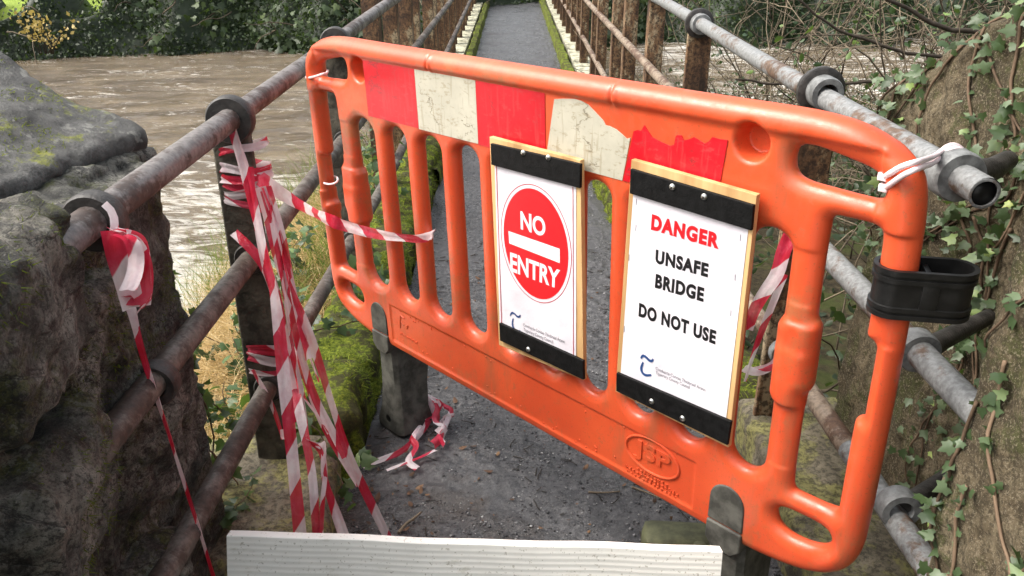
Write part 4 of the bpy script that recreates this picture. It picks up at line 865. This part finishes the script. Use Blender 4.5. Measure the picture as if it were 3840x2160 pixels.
# behind the danger notice, hanging from the right-hand post
strand([(1988, 592, 1.98), (1968, 640, 1.97), (1958, 690, 1.96), (1920, 740, 1.96), (1892, 790, 1.96), (1880, 830, 1.96)], .030, 'tape strand curling out from behind the danger notice', seed=61, tw=.8, u0=.0)
strand([(1974, 690, 1.99), (1945, 760, 1.98), (1912, 840, 1.97), (1888, 910, 1.97), (1874, 960, 1.97)], .016, 'narrow tape strand dropping beside the danger notice', seed=63, tw=.6, u0=.05)
strand([(1872, 925, 1.98), (1905, 940, 1.99), (1940, 925, 1.99), (1968, 905, 2.0), (1972, 880, 2.0), (1945, 925, 2.0), (1890, 935, 2.0)], .026, 'looped tape tied low behind the thick barrier bar', seed=65, tw=.5, u0=.12, axis=(.2, 0, 1))

# ------------------------------------------------------------------ foliage helpers
IVY = np.array([(0, 0), (.16, -.10), (.46, -.02), (.40, .20), (.52, .48), (.24, .52), (.0, 1.0), (-.24, .52), (-.52, .48), (-.40, .20), (-.46, -.02), (-.16, -.10)]) ; IVYF = [(0, k, k + 1) for k in range(1, 11)]
IVYC = np.vstack([[(0, .22)], IVY]); IVYCF = [(0, 1 + k, 1 + (k + 1) % 12) for k in range(12)]
OVAL = np.array([(0, .45), (0, 0), (.22, .22), (.27, .5), (.16, .8), (0, 1.), (-.16, .8), (-.27, .5), (-.22, .22)]); OVALF = [(0, 1 + k, 1 + (k + 1) % 8) for k in range(8)]
DIA = np.array([(0, 0), (.32, .45), (0, 1.), (-.32, .45)]); DIAF = [(0, 1, 2, 3)]
def leaves(P, N, size, tmpl, F_, rs, tilt=.6, droop=.35, down=.0):
    P = np.asarray(P, np.float32); n = len(P); N = np.asarray(N, np.float32) + rs.normal(0, tilt, (n, 3)); N /= np.linalg.norm(N, axis=1)[:, None]
    d = rs.normal(0, 1, (n, 3)) + np.array([0, 0, -down]); d -= N * np.sum(d * N, 1)[:, None]; d /= np.linalg.norm(d, axis=1)[:, None] + 1e-6; a = np.cross(d, N)
    sz = np.broadcast_to(size, (n,)) * rs.uniform(.6, 1.3, n); t = tmpl; zz = droop * (np.abs(t[:, 0]) * .9 - .5 * t[:, 1] ** 2)
    V = P[:, None] + sz[:, None, None] * (a[:, None] * t[None, :, :1] + d[:, None] * t[None, :, 1:2] - N[:, None] * zz[None, :, None])
    m = len(t); Fi = (np.arange(n)[:, None, None] * m + np.asarray(F_)[None]).reshape(-1, len(F_[0])); c = np.clip(rs.beta(2.2, 2.6, n), 0, 1)
    return V.reshape(-1, 3), Fi, np.repeat(c, m), c
def blades(P, Dr, L, wd, rs, bend=.5, seg=4):
    P = np.asarray(P, float); n = len(P); Dr = np.asarray(Dr, float); Dr = Dr / np.linalg.norm(Dr, axis=1)[:, None]; L = np.broadcast_to(L, (n,)) * rs.uniform(.6, 1.3, n)
    h_ = rs.normal(0, 1, (n, 3)); h_[:, 2] = -abs(h_[:, 2]) * .6; h_ /= np.linalg.norm(h_, axis=1)[:, None]; s_ = np.cross(Dr, rs.normal(0, 1, (n, 3))); s_ /= np.linalg.norm(s_, axis=1)[:, None] + 1e-6
    vs = []
    for k in range(seg + 1):
        t = k / seg; c = P + (Dr * t + h_ * bend * t * t) * L[:, None]; w_ = wd * (1 - .85 * t)
        vs += [c - s_ * w_ / 2, c + s_ * w_ / 2]
    V = np.stack(vs, 1); m = 2 * (seg + 1); f = [(2 * k, 2 * k + 1, 2 * k + 3, 2 * k + 2) for k in range(seg)]
    return V.reshape(-1, 3), (np.arange(n)[:, None, None] * m + np.asarray(f)[None]).reshape(-1, 4), np.repeat(np.clip(rs.beta(2.2, 2.2, n), 0, 1), m)
def merge(parts):
    V = np.concatenate([p_[0] for p_ in parts]); o_ = 0; Fs = []
    for p_ in parts: Fs.append(p_[1] + o_); o_ += len(p_[0])
    return V, np.concatenate(Fs), np.concatenate([p_[2] for p_ in parts])
def surf(o):
    me = o.data; n = len(me.vertices); v = np.empty(n * 3, np.float32); me.vertices.foreach_get('co', v); nn = np.empty(n * 3, np.float32); me.vertex_normals.foreach_get('vector', nn)
    return v.reshape(-1, 3), nn.reshape(-1, 3)
def wander(p, d, L, n, jit, rs, grav=0.):
    P = [np.asarray(p, float)]; d = np.asarray(d, float); d = d / np.linalg.norm(d)
    for _ in range(n):
        d = d + rs.normal(0, jit, 3); d[2] -= grav; d /= np.linalg.norm(d); P.append(P[-1] + d * L / n)
    return np.array(P)

# ------------------------------------------------------------------ far bank: ivy and bramble mass, a few trees, lawn beyond
rs = np.random.RandomState(3)
def bank_pt(X, t, j=0):
    """hedge profile from the waterline (t=0) up and over (t=1)"""
    s0 = shore_far(X); p = np.stack([X * .5, t * 1.6, X * 0 + 2], -1); b = fbm(p, 4, 12)
    gap = np.maximum(np.exp(-((X + 11.0) / .55) ** 2), np.exp(-((X + 9.45) / .40) ** 2)) * sstep(.32, .5, t)
    z = -.92 + 1.55 * sstep(0, .62, t) + .30 * b - gap * 1.5; y = s0 - .35 + .25 * np.sin(X * 2.1) + 2.6 * t ** 1.5 + .45 * fbm(p * 2.2 + 5, 3, 14)
    return np.stack([X, y, z], -1)
X, Tt_ = np.meshgrid(np.linspace(-17, 17, 260), np.linspace(0, 1, 34), indexing='ij'); V = bank_pt(X, Tt_); V[..., 1] += .10; V[..., 2] -= .07
n_, m_ = X.shape; i = (np.arange(n_ - 1)[:, None] * m_ + np.arange(m_ - 1)[None]).ravel()
base = grid_np('bank_undergrowth', V.reshape(-1, 3), np.stack([i, i + m_, i + m_ + 1, i + 1], 1), M['bank'], None, np.full(n_ * m_, .12)); tag(base, 'dark undergrowth mass along the far river bank', 'undergrowth', kind='stuff')
n = 52000; X = rs.uniform(-16, 16, n); t = rs.beta(1.1, 1.3, n); P = bank_pt(X, t); P += rs.normal(0, .06, P.shape)
gk = np.maximum(np.exp(-((X + 11.0) / .5) ** 2), np.exp(-((X + 9.45) / .36) ** 2)) * (t > .36) < rs.rand(n) * .5 + .12; X, t, P = X[gk], t[gk], P[gk]; n = len(X)
V, Fi, C, c = leaves(P, np.tile([0, -.7, .5], (n, 1)), .085, DIA, DIAF, rs, .8, .3, .6)
clump = fbm(np.stack([X * 1.1, t * 3, X * 0], -1), 3, 15); C = np.clip(C * .7 + .65 * np.repeat(clump, 4) + .0 + .1 * np.repeat(t, 4), 0, 1)
kd = np.repeat((clump > -.22) | (rs.rand(n) < .35), 1); Fi = Fi[np.repeat(kd, len(DIAF))]
tag(grid_np('bank_ivy', V, Fi, M['bank'], None, C, False), 'dark ivy leaves covering the far river bank', 'ivy', kind='stuff')
n = 5200; X = rs.uniform(-16, 16, n); t = rs.beta(1.2, 1.2, n); P = bank_pt(X, t) + rs.normal(0, .10, (n, 3)) - [0, .12, 0]; kk_ = fbm(np.stack([X * .8, t * 2, X * 0 + 4], -1), 3, 17) > .05; P = P[kk_]
V, Fi, C, _ = leaves(P, np.tile([0, -.8, .4], (len(P), 1)), .15, IVYC, IVYCF, rs, .5, .3, .9); tag(grid_np('bank_ivy_clumps', V, Fi, M['bank'], None, np.clip(C + .12, 0, 1), False), 'larger pale ivy clumps hanging on the far bank', 'ivy', kind='stuff')
mb = MB()
for k in range(150):
    X_ = rs.uniform(-15, 15); p0 = bank_pt(np.array([X_]), np.array([rs.uniform(.2, .9)]))[0]; mb.tube(wander(p0 - [0, .1, 0], (rs.normal(), -.5, rs.normal() * .6 + .3), rs.uniform(.5, 1.6), 9, .22, rs, .05), np.linspace(.014, .005, 10), 5, col=rs.rand())
tag(mb.build('bank_stems', M['twig']), 'bare bramble stems arching out of the far bank ivy', 'brambles', kind='stuff')
def tree(x, y, H_, r, label, seed):
    rs = np.random.RandomState(seed); root = thing('tree', (x, y, -.2), label, 'tree', 'trees on the far bank'); mb = MB()
    tr_ = wander((x, y, -.6), (rs.normal(0, .06), 0, 1), H_, 10, .05, rs); mb.tube(tr_, np.linspace(r, r * .4, 11), 10); tips = []
    for k in range(16):
        b0 = tr_[rs.randint(4, 10)]; br = wander(b0, (rs.normal(), rs.normal(), .5), H_ * .38, 6, .2, rs); mb.tube(br, np.linspace(r * .3, r * .06, 7), 6); tips += list(br[2:])
    mb.build('trunk', M['branch'], root); tips = np.array(tips); n = 5200; P = tips[rs.randint(0, len(tips), n)] + rs.normal(0, .45, (n, 3))
    V, Fi, C, _ = leaves(P, np.tile([0, 0, .6], (n, 1)), .15, DIA, DIAF, rs, .9); grid_np('crown', V, Fi, M['bank'], root, C, False)
    n = 2200; k_ = rs.randint(0, 6, n); P = tr_[k_] + (tr_[k_ + 1] - tr_[k_]) * rs.rand(n)[:, None]; a = rs.uniform(0, 6.3, n); P[:, 0] += np.cos(a) * r * 1.3; P[:, 1] += np.sin(a) * r * 1.3
    V, Fi, C, _ = leaves(P, np.stack([np.cos(a), np.sin(a), a * 0 + .2], -1), .08, DIA, DIAF, rs, .5, .3, .8); grid_np('trunk_ivy', V, Fi, M['bank'], root, C * .8, False)
tree(-12.6, 21.8, 9, .32, 'leftmost ivy-clad tree above the far bank', 101); tree(-10.2, 22.2, 10, .30, 'ivy-clad tree between the two lawn gaps', 102)
tree(-7.2, 22.6, 9, .28, 'ivy-clad tree standing right of the lawn gaps', 103); tree(8.4, 25.5, 9, .3, 'ivy-clad tree beyond the river right of the bridge', 104); tree(12.5, 25, 10, .3, 'ivy-clad tree far beyond the brambles', 105)
# spray of yellow autumn leaves in front of the hedge
ys_ = thing('yellow_shrub', vY(135, 110, 16.6), 'small shrub with yellow autumn leaves before the dark hedge', 'shrub'); rs = np.random.RandomState(9); mb = MB(); tips = []
for k in range(9):
    br = wander(vY(120 + rs.uniform(-20, 20), 135, 16.9), (rs.uniform(-.2, .5), -.3, 1), rs.uniform(.5, 1.1), 7, .16, rs); mb.tube(br, np.linspace(.012, .004, 8), 5); tips += list(br[3:])
mb.build('stems', M['branch'], ys_); tips = np.array(tips); P = tips[rs.randint(0, len(tips), 150)] + rs.normal(0, .07, (150, 3)); V, Fi, C, _ = leaves(P, np.tile([0, -1, .3], (150, 1)), .085, DIA, DIAF, rs, .7)
m_yel = m_leaf('yellow_leaf', [(0., (.22, .16, .05)), (.5, (.50, .36, .10)), (1., (.68, .56, .26))], .3, .5, (.5, .4, .1)); grid_np('foliage', V, Fi, m_yel, ys_, C, False)

# ------------------------------------------------------------------ near left bank: dry grass, green grass, weeds
rs = np.random.RandomState(21)
def onland(x, y): return np.stack([x, y, land(x, y)], -1)
def scatter(n, x0, x1, y0, y1, key=None):
    x = rs.uniform(x0, x1, n); y = rs.uniform(y0, y1, n)
    if key is not None: k = key(x, y) > rs.rand(n); x, y = x[k], y[k]
    return onland(x, y)
parts = []
P = scatter(26000, -2.6, -.86, 2.1, 6.2, lambda x, y: sstep(-2.65, -2.3, x) * (.55 + .9 * (fbm(np.stack([x * 1.5, y * 1.5, x * 0], -1), 3, 51) > -.15)))
Dr = np.tile([-.15, -.35, .55], (len(P), 1)) + rs.normal(0, .55, (len(P), 3)); Dr[:, 2] = abs(Dr[:, 2]) * .8 + .12; parts.append(blades(P, Dr, .26, .0042, rs, .75))
tag(grid_np('dry_grass', *merge(parts)[:2], M['dry'], None, merge(parts)[2], False), 'straw-coloured dry grass on the river bank behind the railing', 'grass', kind='stuff')
parts = []
P = scatter(2600, -2.2, -.95, 2.1, 3.4, lambda x, y: np.exp(-((x + 1.25) / .35) ** 2 - ((y - 2.55) / .35) ** 2) * 1.3); Dr = np.tile([0, -.1, 1], (len(P), 1)) + rs.normal(0, .4, (len(P), 3)); parts.append(blades(P, Dr, .13, .005, rs, .5))
P = scatter(4200, -1.5, -.80, 3.7, 7.5, lambda x, y: sstep(-1.6, -.95, x) * .8); Dr = np.tile([-.1, -.1, 1], (len(P), 1)) + rs.normal(0, .35, (len(P), 3)); parts.append(blades(P, Dr, .30, .006, rs, .5))
P = scatter(900, -2.6, -1.5, 5.0, 7.2); Dr = np.tile([-.1, 0, 1], (len(P), 1)) + rs.normal(0, .25, (len(P), 3)); parts.append(blades(P, Dr, .5, .006, rs, .4))
pm = merge(parts); tag(grid_np('green_grass', pm[0], pm[1], M['grass'], None, pm[2], False), 'green grass and weeds beside the railing above the river', 'grass', kind='stuff')
# moss tufts on the kerb walls
parts = []
for ob, cnt in ((bpy.data.objects['kerb_stones'], 9000), (bpy.data.objects['kerb_stones.001'], 7000)):
    v_, n_v = surf(ob); k = np.nonzero(n_v[:, 2] > .1)[0]; k = rs.choice(k, cnt); msk = fbm(v_[k] * 5, 4, 61) > -.02; k = k[msk]; parts.append(blades(v_[k] - n_v[k] * .004, n_v[k] + rs.normal(0, .5, (len(k), 3)), .028, .0045, rs, .5, 2))
for o_ in bpy.data.objects:
    if o_.name.startswith('cope_stone'):
        v_, n_v = surf(o_); mk_ = (n_v[:, 2] > .5) & (fbm(v_ * 9, 4, 63) > .22) & (fbm(v_ * 3, 2, 64) > -.0); k = np.nonzero(mk_)[0]
        if len(k): k = rs.choice(k, min(len(k) * 2, 1800)); parts.append(blades(v_[k] - n_v[k] * .004, n_v[k] + rs.normal(0, .6, (len(k), 3)), .013, .003, rs, .5, 2))
wb_ = [o_ for o_ in wall.children if o_.name.startswith('wall_body')][0]; v_, n_v = surf(wb_); mk_ = (v_[:, 0] > -1.15) & (n_v[:, 0] > -.1) & (fbm(v_ * 4.5, 4, 66) > .12); k = rs.choice(np.nonzero(mk_)[0], 9000)
pd = blades(v_[k] - n_v[k] * .003, n_v[k] + rs.normal(0, .6, (len(k), 3)) + [0, 0, -.3], .012, .0028, rs, .5, 2); parts.append((pd[0], pd[1], pd[2] * .45))
pm = merge(parts); tag(grid_np('moss_tufts', pm[0], pm[1], M['mossb'], None, pm[2], False), 'green moss tufts growing on the kerbs and dark stones', 'moss', kind='stuff')
# ivy trails over the kerb and up the wall end
def ivy_plant(nm, label, stems, size, cnt, mat, rs, stem_r=.004, spread=.035, normal=(0, -.4, .6), leafmat=None):
    root = thing(nm, stems[0][0], label, 'ivy'); mb = MB(); P = []
    for s_ in stems:
        s_ = np.asarray(s_, float); MB().tube(s_, np.linspace(stem_r, stem_r * .5, len(s_)), 6, col=rs.rand()).build('stem', M['stem'], root); P.append(s_)
    A = np.concatenate([s_[:-1] for s_ in P]); Bv = np.concatenate([s_[1:] for s_ in P]); k = rs.randint(0, len(A), cnt); Q = A[k] + (Bv[k] - A[k]) * rs.rand(cnt)[:, None] + rs.normal(0, spread, (cnt, 3))
    V, Fi, C, _ = leaves(Q, np.tile(normal, (cnt, 1)), size, IVYC, IVYCF, rs, .45, .3, .7); grid_np('leaves', V, Fi, M[mat], root, C, False); return root
rs = np.random.RandomState(31)
ivy_plant('ivy_trail', 'dark ivy trailing over the mossy kerb by the post', [wander((-.84, 2.35 + .5 * k, .22), (.3, .4 * rs.normal(), .25), .55, 10, .25, rs, .05) for k in range(6)], .050, 260, 'ivy', rs, .003, .05)
ivy_plant('ivy_trail', 'dark ivy growing down the far edge of the dark stone wall', [wander((-.87 - .08 * rs.rand(), 1.95, 1.05 - .13 * k), (.15, .05, -1), .5, 8, .18, rs) for k in range(7)], .042, 150, 'ivy', rs, .003, .02, (.5, -.2, .3))
ivy_plant('ivy_sprig', 'small ivy sprig lying on the greenish ledge', [wander((-.80, 1.88, .185), (.3 * rs.normal(), rs.normal() * .3, .05), .12, 5, .3, rs) for k in range(5)], .038, 34, 'ivy', rs, .002, .012, (0, 0, 1))
ivy_plant('ivy_bush', 'leafy green weeds and ivy beyond the post on the dry bank', [wander((-1.0 - .3 * rs.rand(), 2.7 + 1.6 * rs.rand(), -.12), (rs.normal() * .3, rs.normal() * .3, 1), rs.uniform(.2, .45), 7, .2, rs) for k in range(22)], .05, 420, 'ivy', rs, .003, .04, (0, -.3, .8))
# ivy over the rough right-hand wall
wv, wnn = surf([o_ for o_ in rwall.children][0])
def on_wall(cond, cnt): k = np.nonzero(cond)[0]; return rs.choice(k, cnt)
vis = (wnn[:, 0] < -.2) | (wnn[:, 1] > .2) | (wnn[:, 2] > .4) | (wnn[:, 1] < -.5)
stems = []
def crawl(p, steps, d, jit):
    """walk over the wall surface following its vertices"""
    P = []; p = np.asarray(p, float); d = np.asarray(d, float)
    for _ in range(steps):
        k = np.argmin(np.sum((wv - p) ** 2, 1)); P.append(wv[k] + wnn[k] * .006); d = d + rs.normal(0, jit, 3); d -= wnn[k] * (d @ wnn[k]); d /= np.linalg.norm(d) + 1e-6; p = wv[k] + d * .035
    P = np.array(P); return chaikin(P, 1, False)
rs = np.random.RandomState(41)
st1 = [crawl((.82, 1.20 + rs.normal(0, .04), z0), 30, (0, 0, -1), .12) for z0 in (1.05, .95, .8, .6)] + [crawl((.82, 1.12 - .1 * k, 1.5 - .2 * k), 22, (0, .1, -1), .14) for k in range(4)]
st2 = [crawl((1.08 + .03 * k, 1.5 + .11 * k, 1.55), 32, (-.3, .1 * rs.normal(), -1), .16) for k in range(8)] + [crawl((1.3, 1.40 + .11 * k, 1.72), 24, (-1, .3 * rs.normal(), -.2), .16) for k in range(9)] + [crawl((1.07, 1.40 + .1 * k, 1.1), 26, (0, .1 * rs.normal(), -1), .16) for k in range(6)]
st3 = [crawl((1.1 + .1 * k, 1.36 + .05 * k, 1.75), 20, (.2 * rs.normal(), .4 + rs.normal() * .3, -.1), .3) for k in range(5)]
ivy_plant('wall_ivy', 'ivy stems and pale leaves climbing the near corner of the rough wall', st1, .025, 300, 'ivy_pale', rs, .0036, .010, (-.8, -.3, .3))
ivy_plant('wall_ivy', 'dense ivy tangle hanging over the far top of the rough wall', st2 + st3, .027, 1900, 'ivy_pale', rs, .0042, .028, (-.5, -.5, .6))

# ------------------------------------------------------------------ right bank: brambles, bare branches, undergrowth
rs = np.random.RandomState(51)
n = 15000; x = rs.uniform(.95, 7.5, n); y = rs.uniform(2.3, 12.3, n); hmax = .25 + .55 * (fbm(np.stack([x * .9, y * .9, x * 0], -1), 3, 71) + .5)
P = onland(x, y); P[:, 2] += np.clip(hmax, .05, 2) * rs.rand(n) ** 1.5; V, Fi, C, c = leaves(P, np.tile([0, -.5, .7], (n, 1)), .055, OVAL, OVALF, rs, .8, .3, .3)
cl = fbm(P * 1.3, 3, 73); C = np.clip(C * .8 + .3 * np.repeat(cl, len(OVAL)), 0, 1)
tag(grid_np('bramble_leaves', V, Fi, M['bank'], None, C, False), 'dark bramble and ivy leaves on the slope behind the pale railing', 'undergrowth', kind='stuff')
mb = MB()
for k in range(480):
    x, y = rs.uniform(1.0, 7.), rs.uniform(2.4, 12); z = float(land(np.array([x]), np.array([y]))[0]); s_ = wander((x, y, z), (rs.normal() * .7, rs.normal() * .5 - .2, 1.1), rs.uniform(.7, 1.9), 10, .16, rs, .07); mb.tube(s_, np.linspace(.005, .0022, 11), 5, col=rs.rand())
for k in range(420):
    x, y = rs.uniform(1.5, 5.5), rs.uniform(3.2, 10); z = float(land(np.array([x]), np.array([y]))[0]); s_ = wander((x, y, z + rs.uniform(0, .7)), (rs.normal(), rs.normal() * .5, rs.normal() * .5 + .5), rs.uniform(.5, 1.4), 9, .2, rs, .02); mb.tube(s_, np.linspace(.0035, .0014, 10), 4, col=rs.uniform(.5, 1))
tag(mb.build('bramble_stems', M['twig']), 'tangle of thin bare bramble stems beyond the pale railing', 'brambles', kind='stuff')
def bare_shrub(p, n, L, label, seed, lean=(-.4, -.2, .5), mat='twig', rr_=.014, leaf=0):
    rs = np.random.RandomState(seed); root = thing('bare_shrub', p, label, 'shrub', 'bare shrubs on the right bank'); mb = MB(); tips = []
    for k in range(n):
        s_ = wander(np.asarray(p) + rs.normal(0, .12, 3) * (1, 1, .1), np.asarray(lean) + rs.normal(0, .45, 3), L * rs.uniform(.6, 1.2), 12, .12, rs, .012); mb.tube(s_, np.linspace(rr_ * rs.uniform(.5, 1.1), .003, 13), 6, col=rs.rand()); tips += list(s_[5:])
        for q in range(6):
            i0 = rs.randint(3, 12); b_ = wander(s_[i0], (s_[i0] - s_[i0 - 1]) * 3 / np.linalg.norm(s_[i0] - s_[i0 - 1]) + rs.normal(0, 1.6, 3), L * rs.uniform(.2, .5), 7, .16, rs, .01); mb.tube(b_, np.linspace(.006, .002, 8), 5, col=rs.rand()); tips += list(b_[3:])
            for q2 in range(2): i1 = rs.randint(2, 7); b2 = wander(b_[i1], rs.normal(0, 1, 3), L * .2, 5, .2, rs); mb.tube(b2, np.linspace(.0035, .0016, 6), 4, col=rs.rand())
    mb.build('branches', M[mat], root); tips = np.array(tips)
    if leaf: P = tips[rs.randint(0, len(tips), leaf)] + rs.normal(0, .05, (leaf, 3)); V, Fi, C, _ = leaves(P, np.tile([0, -.4, .7], (leaf, 1)), .06, OVAL, OVALF, rs, .8); grid_np('leaves', V, Fi, M['ivy'], root, C, False)
bare_shrub((3.6, 6.6, -.3), 15, 2.3, 'bare twiggy shrub leaning over the water behind the rail', 201, (-.5, -.2, .75), leaf=220)
bare_shrub((4.6, 5.2, -.2), 12, 2.1, 'bare shrub with pale branches above the ivy wall', 202, (-.55, .1, .8), leaf=260)
bare_shrub((2.6, 8.2, -.5), 12, 2.0, 'bare shrub beside the rusty posts on the right', 203, (-.1, -.2, .9), leaf=160)
bare_shrub((6.4, 8.5, -.5), 12, 2.6, 'dark leafy shrub at the upper right corner', 204, (-.4, -.1, .8), 'branch', .02, leaf=900)
bare_shrub((3.1, 4.0, -.1), 9, 1.3, 'low twiggy shrub behind the barrier end', 205, (-.3, 0, .9), leaf=160)
bare_shrub((2.7, 5.3, -.2), 14, 1.7, 'dense pale twiggy shrub in front of the right-hand water', 206, (.0, -.1, 1.), leaf=300)
bare_shrub((3.6, 4.6, -.1), 13, 1.6, 'tangled twiggy shrub just left of the ivy wall top', 207, (-.2, .1, 1.), leaf=320)
for pts, r_, lb in (([(1850, 200), (1960, 212), (2080, 214), (2190, 208), (2275, 196), (2420, 170)], .010, 'long dark horizontal branch in front of the river'), ([(2005, 0), (2080, 60), (2150, 95), (2260, 130), (2400, 150)], .009, 'dark branch drooping from the top towards the ivy wall'), ([(2200, -20), (2290, 30), (2380, 70), (2500, 90)], .013, 'dark branch at the upper right corner')):
    P = chaikin(np.array([vY(x, y, 4.6) for x, y in pts]), 2, False); P += .02 * fbm(P * 6, 3, 81)[:, None]; tag(MB().tube(P, np.linspace(r_ * .6, r_ * 1.2, len(P)), 8, col=.4).build('branch', M['branch']), lb, 'branch')
# fallen stick, litter and leaves on the path
rs = np.random.RandomState(61)
def stick(pts, r, lb):
    P = chaikin(np.array([vZ(x, y, .016) for x, y in pts]), 2, False); tag(MB().tube(P, np.linspace(r, r * .5, len(P)), 6, col=.9).build('fallen_twig', M['twig']), lb, 'twig', 'twigs on the path')
stick([(1003, 1340), (1020, 1318), (1040, 1305), (1060, 1288)], .006, 'pale bent twig on the path just behind the board'); stick([(1480, 1238), (1520, 1240), (1560, 1236)], .004, 'straw-thin twig lying near the middle of the path')
stick([(1590, 1225), (1625, 1238), (1665, 1255)], .004, 'short pale twig by the barrier lower edge')
n = 1300; x = rs.uniform(-.9, .75, n); y = rs.uniform(1.5, 4.0, n); k = (rs.rand(n) < np.where((x < -.3) & (y < 2.6), 1, .26)); x, y = x[k], y[k]; P = np.stack([x, y, pathz(x, y) + .008], -1)
V, Fi, C, _ = leaves(P, np.tile([0, 0, 1.], (len(P), 1)), .024 * rs.uniform(.35, 1.3, len(P)), OVAL, OVALF, rs, .25); tag(grid_np('leaf_litter', V, Fi, M['dead'], None, np.clip(C * .8, 0, 1), False), 'dead leaves and dark litter scattered over the wet path', 'leaves', kind='stuff')
# grit and small stones pressed into the path
OCT = np.array([(1, 0, 0), (0, 1, 0), (-1, 0, 0), (0, -1, 0), (0, 0, .55), (0, 0, -.4)]); OCTF = np.array([(0, 1, 4), (1, 2, 4), (2, 3, 4), (3, 0, 4), (1, 0, 5), (2, 1, 5), (3, 2, 5), (0, 3, 5)])
n = 30000; y = 1.45 + 10 * rs.rand(n) ** 1.7; x = rs.uniform(-.9, .78, n); kp = (x > np.where(y < 2.2, -.9, PL)) & (x < np.where(y < 2.6, .78, PR)) & (fbm(np.stack([x * 3, y * 3, x * 0], -1), 3, 91) > -.25); x, y = x[kp], y[kp]; n = len(x)
sz = .0022 + .0042 * rs.rand(n) ** 2.5; q_ = rs.uniform(0, 6.28, n); st_ = rs.uniform(.6, 1.4, (n, 3)); Vv = OCT[None] * (sz[:, None] * st_)[:, None]; c_, s_ = np.cos(q_)[:, None], np.sin(q_)[:, None]
Vv = np.stack([Vv[..., 0] * c_ - Vv[..., 1] * s_, Vv[..., 0] * s_ + Vv[..., 1] * c_, Vv[..., 2]], -1) + np.stack([x, y, pathz(x, y) + sz * .15], -1)[:, None]
m_grit = m_leaf('path_grit', [(0., (.012, .012, .013)), (.4, (.06, .058, .06)), (.7, (.22, .215, .22)), (1., (.46, .45, .44))], .0, .35)
tag(grid_np('path_grit', Vv.reshape(-1, 3), (np.arange(n)[:, None, None] * 6 + OCTF[None]).reshape(-1, 3), m_grit, None, np.repeat(rs.beta(1.2, 1.5, n), 6), False), 'fine grit and small stones pressed into the wet path', 'grit', kind='stuff')
mb = MB()
for k in range(420):
    x, y = rs.uniform(-.8, .75), rs.uniform(1.5, 4.5); z = float(pathz(np.array([x]), np.array([y]))[0]) + .004; a = rs.uniform(0, 3.14); L = rs.uniform(.012, .06); mb.tube(wander((x, y, z), (math.cos(a), math.sin(a), 0), L, 3, .25, rs) * (1, 1, 0) + (0, 0, z), .0018, 4, col=rs.rand() * .5)
tag(mb.build('twig_litter', M['branch']), 'fine dark twig litter on the wet path', 'litter', kind='stuff')
# rounded olive block behind the board
gb = thing('rubber_block', (.3, 1.86, 0), 'olive green rounded rubber block on the path behind the board', 'block')
c0 = vZ(1712, 1385, .05); MB().box(c0 + np.array([.0, .02, .0]), (.11, .055, .055), rz=-.08, bev=.03).build('body', M['green_rub'], gb, True, 60)
MB().box(c0 + np.array([.045, -.03, .01]), (.018, .02, .042), rz=-.3, bev=.008).build('rib', M['green_rub'], gb, True, 60)
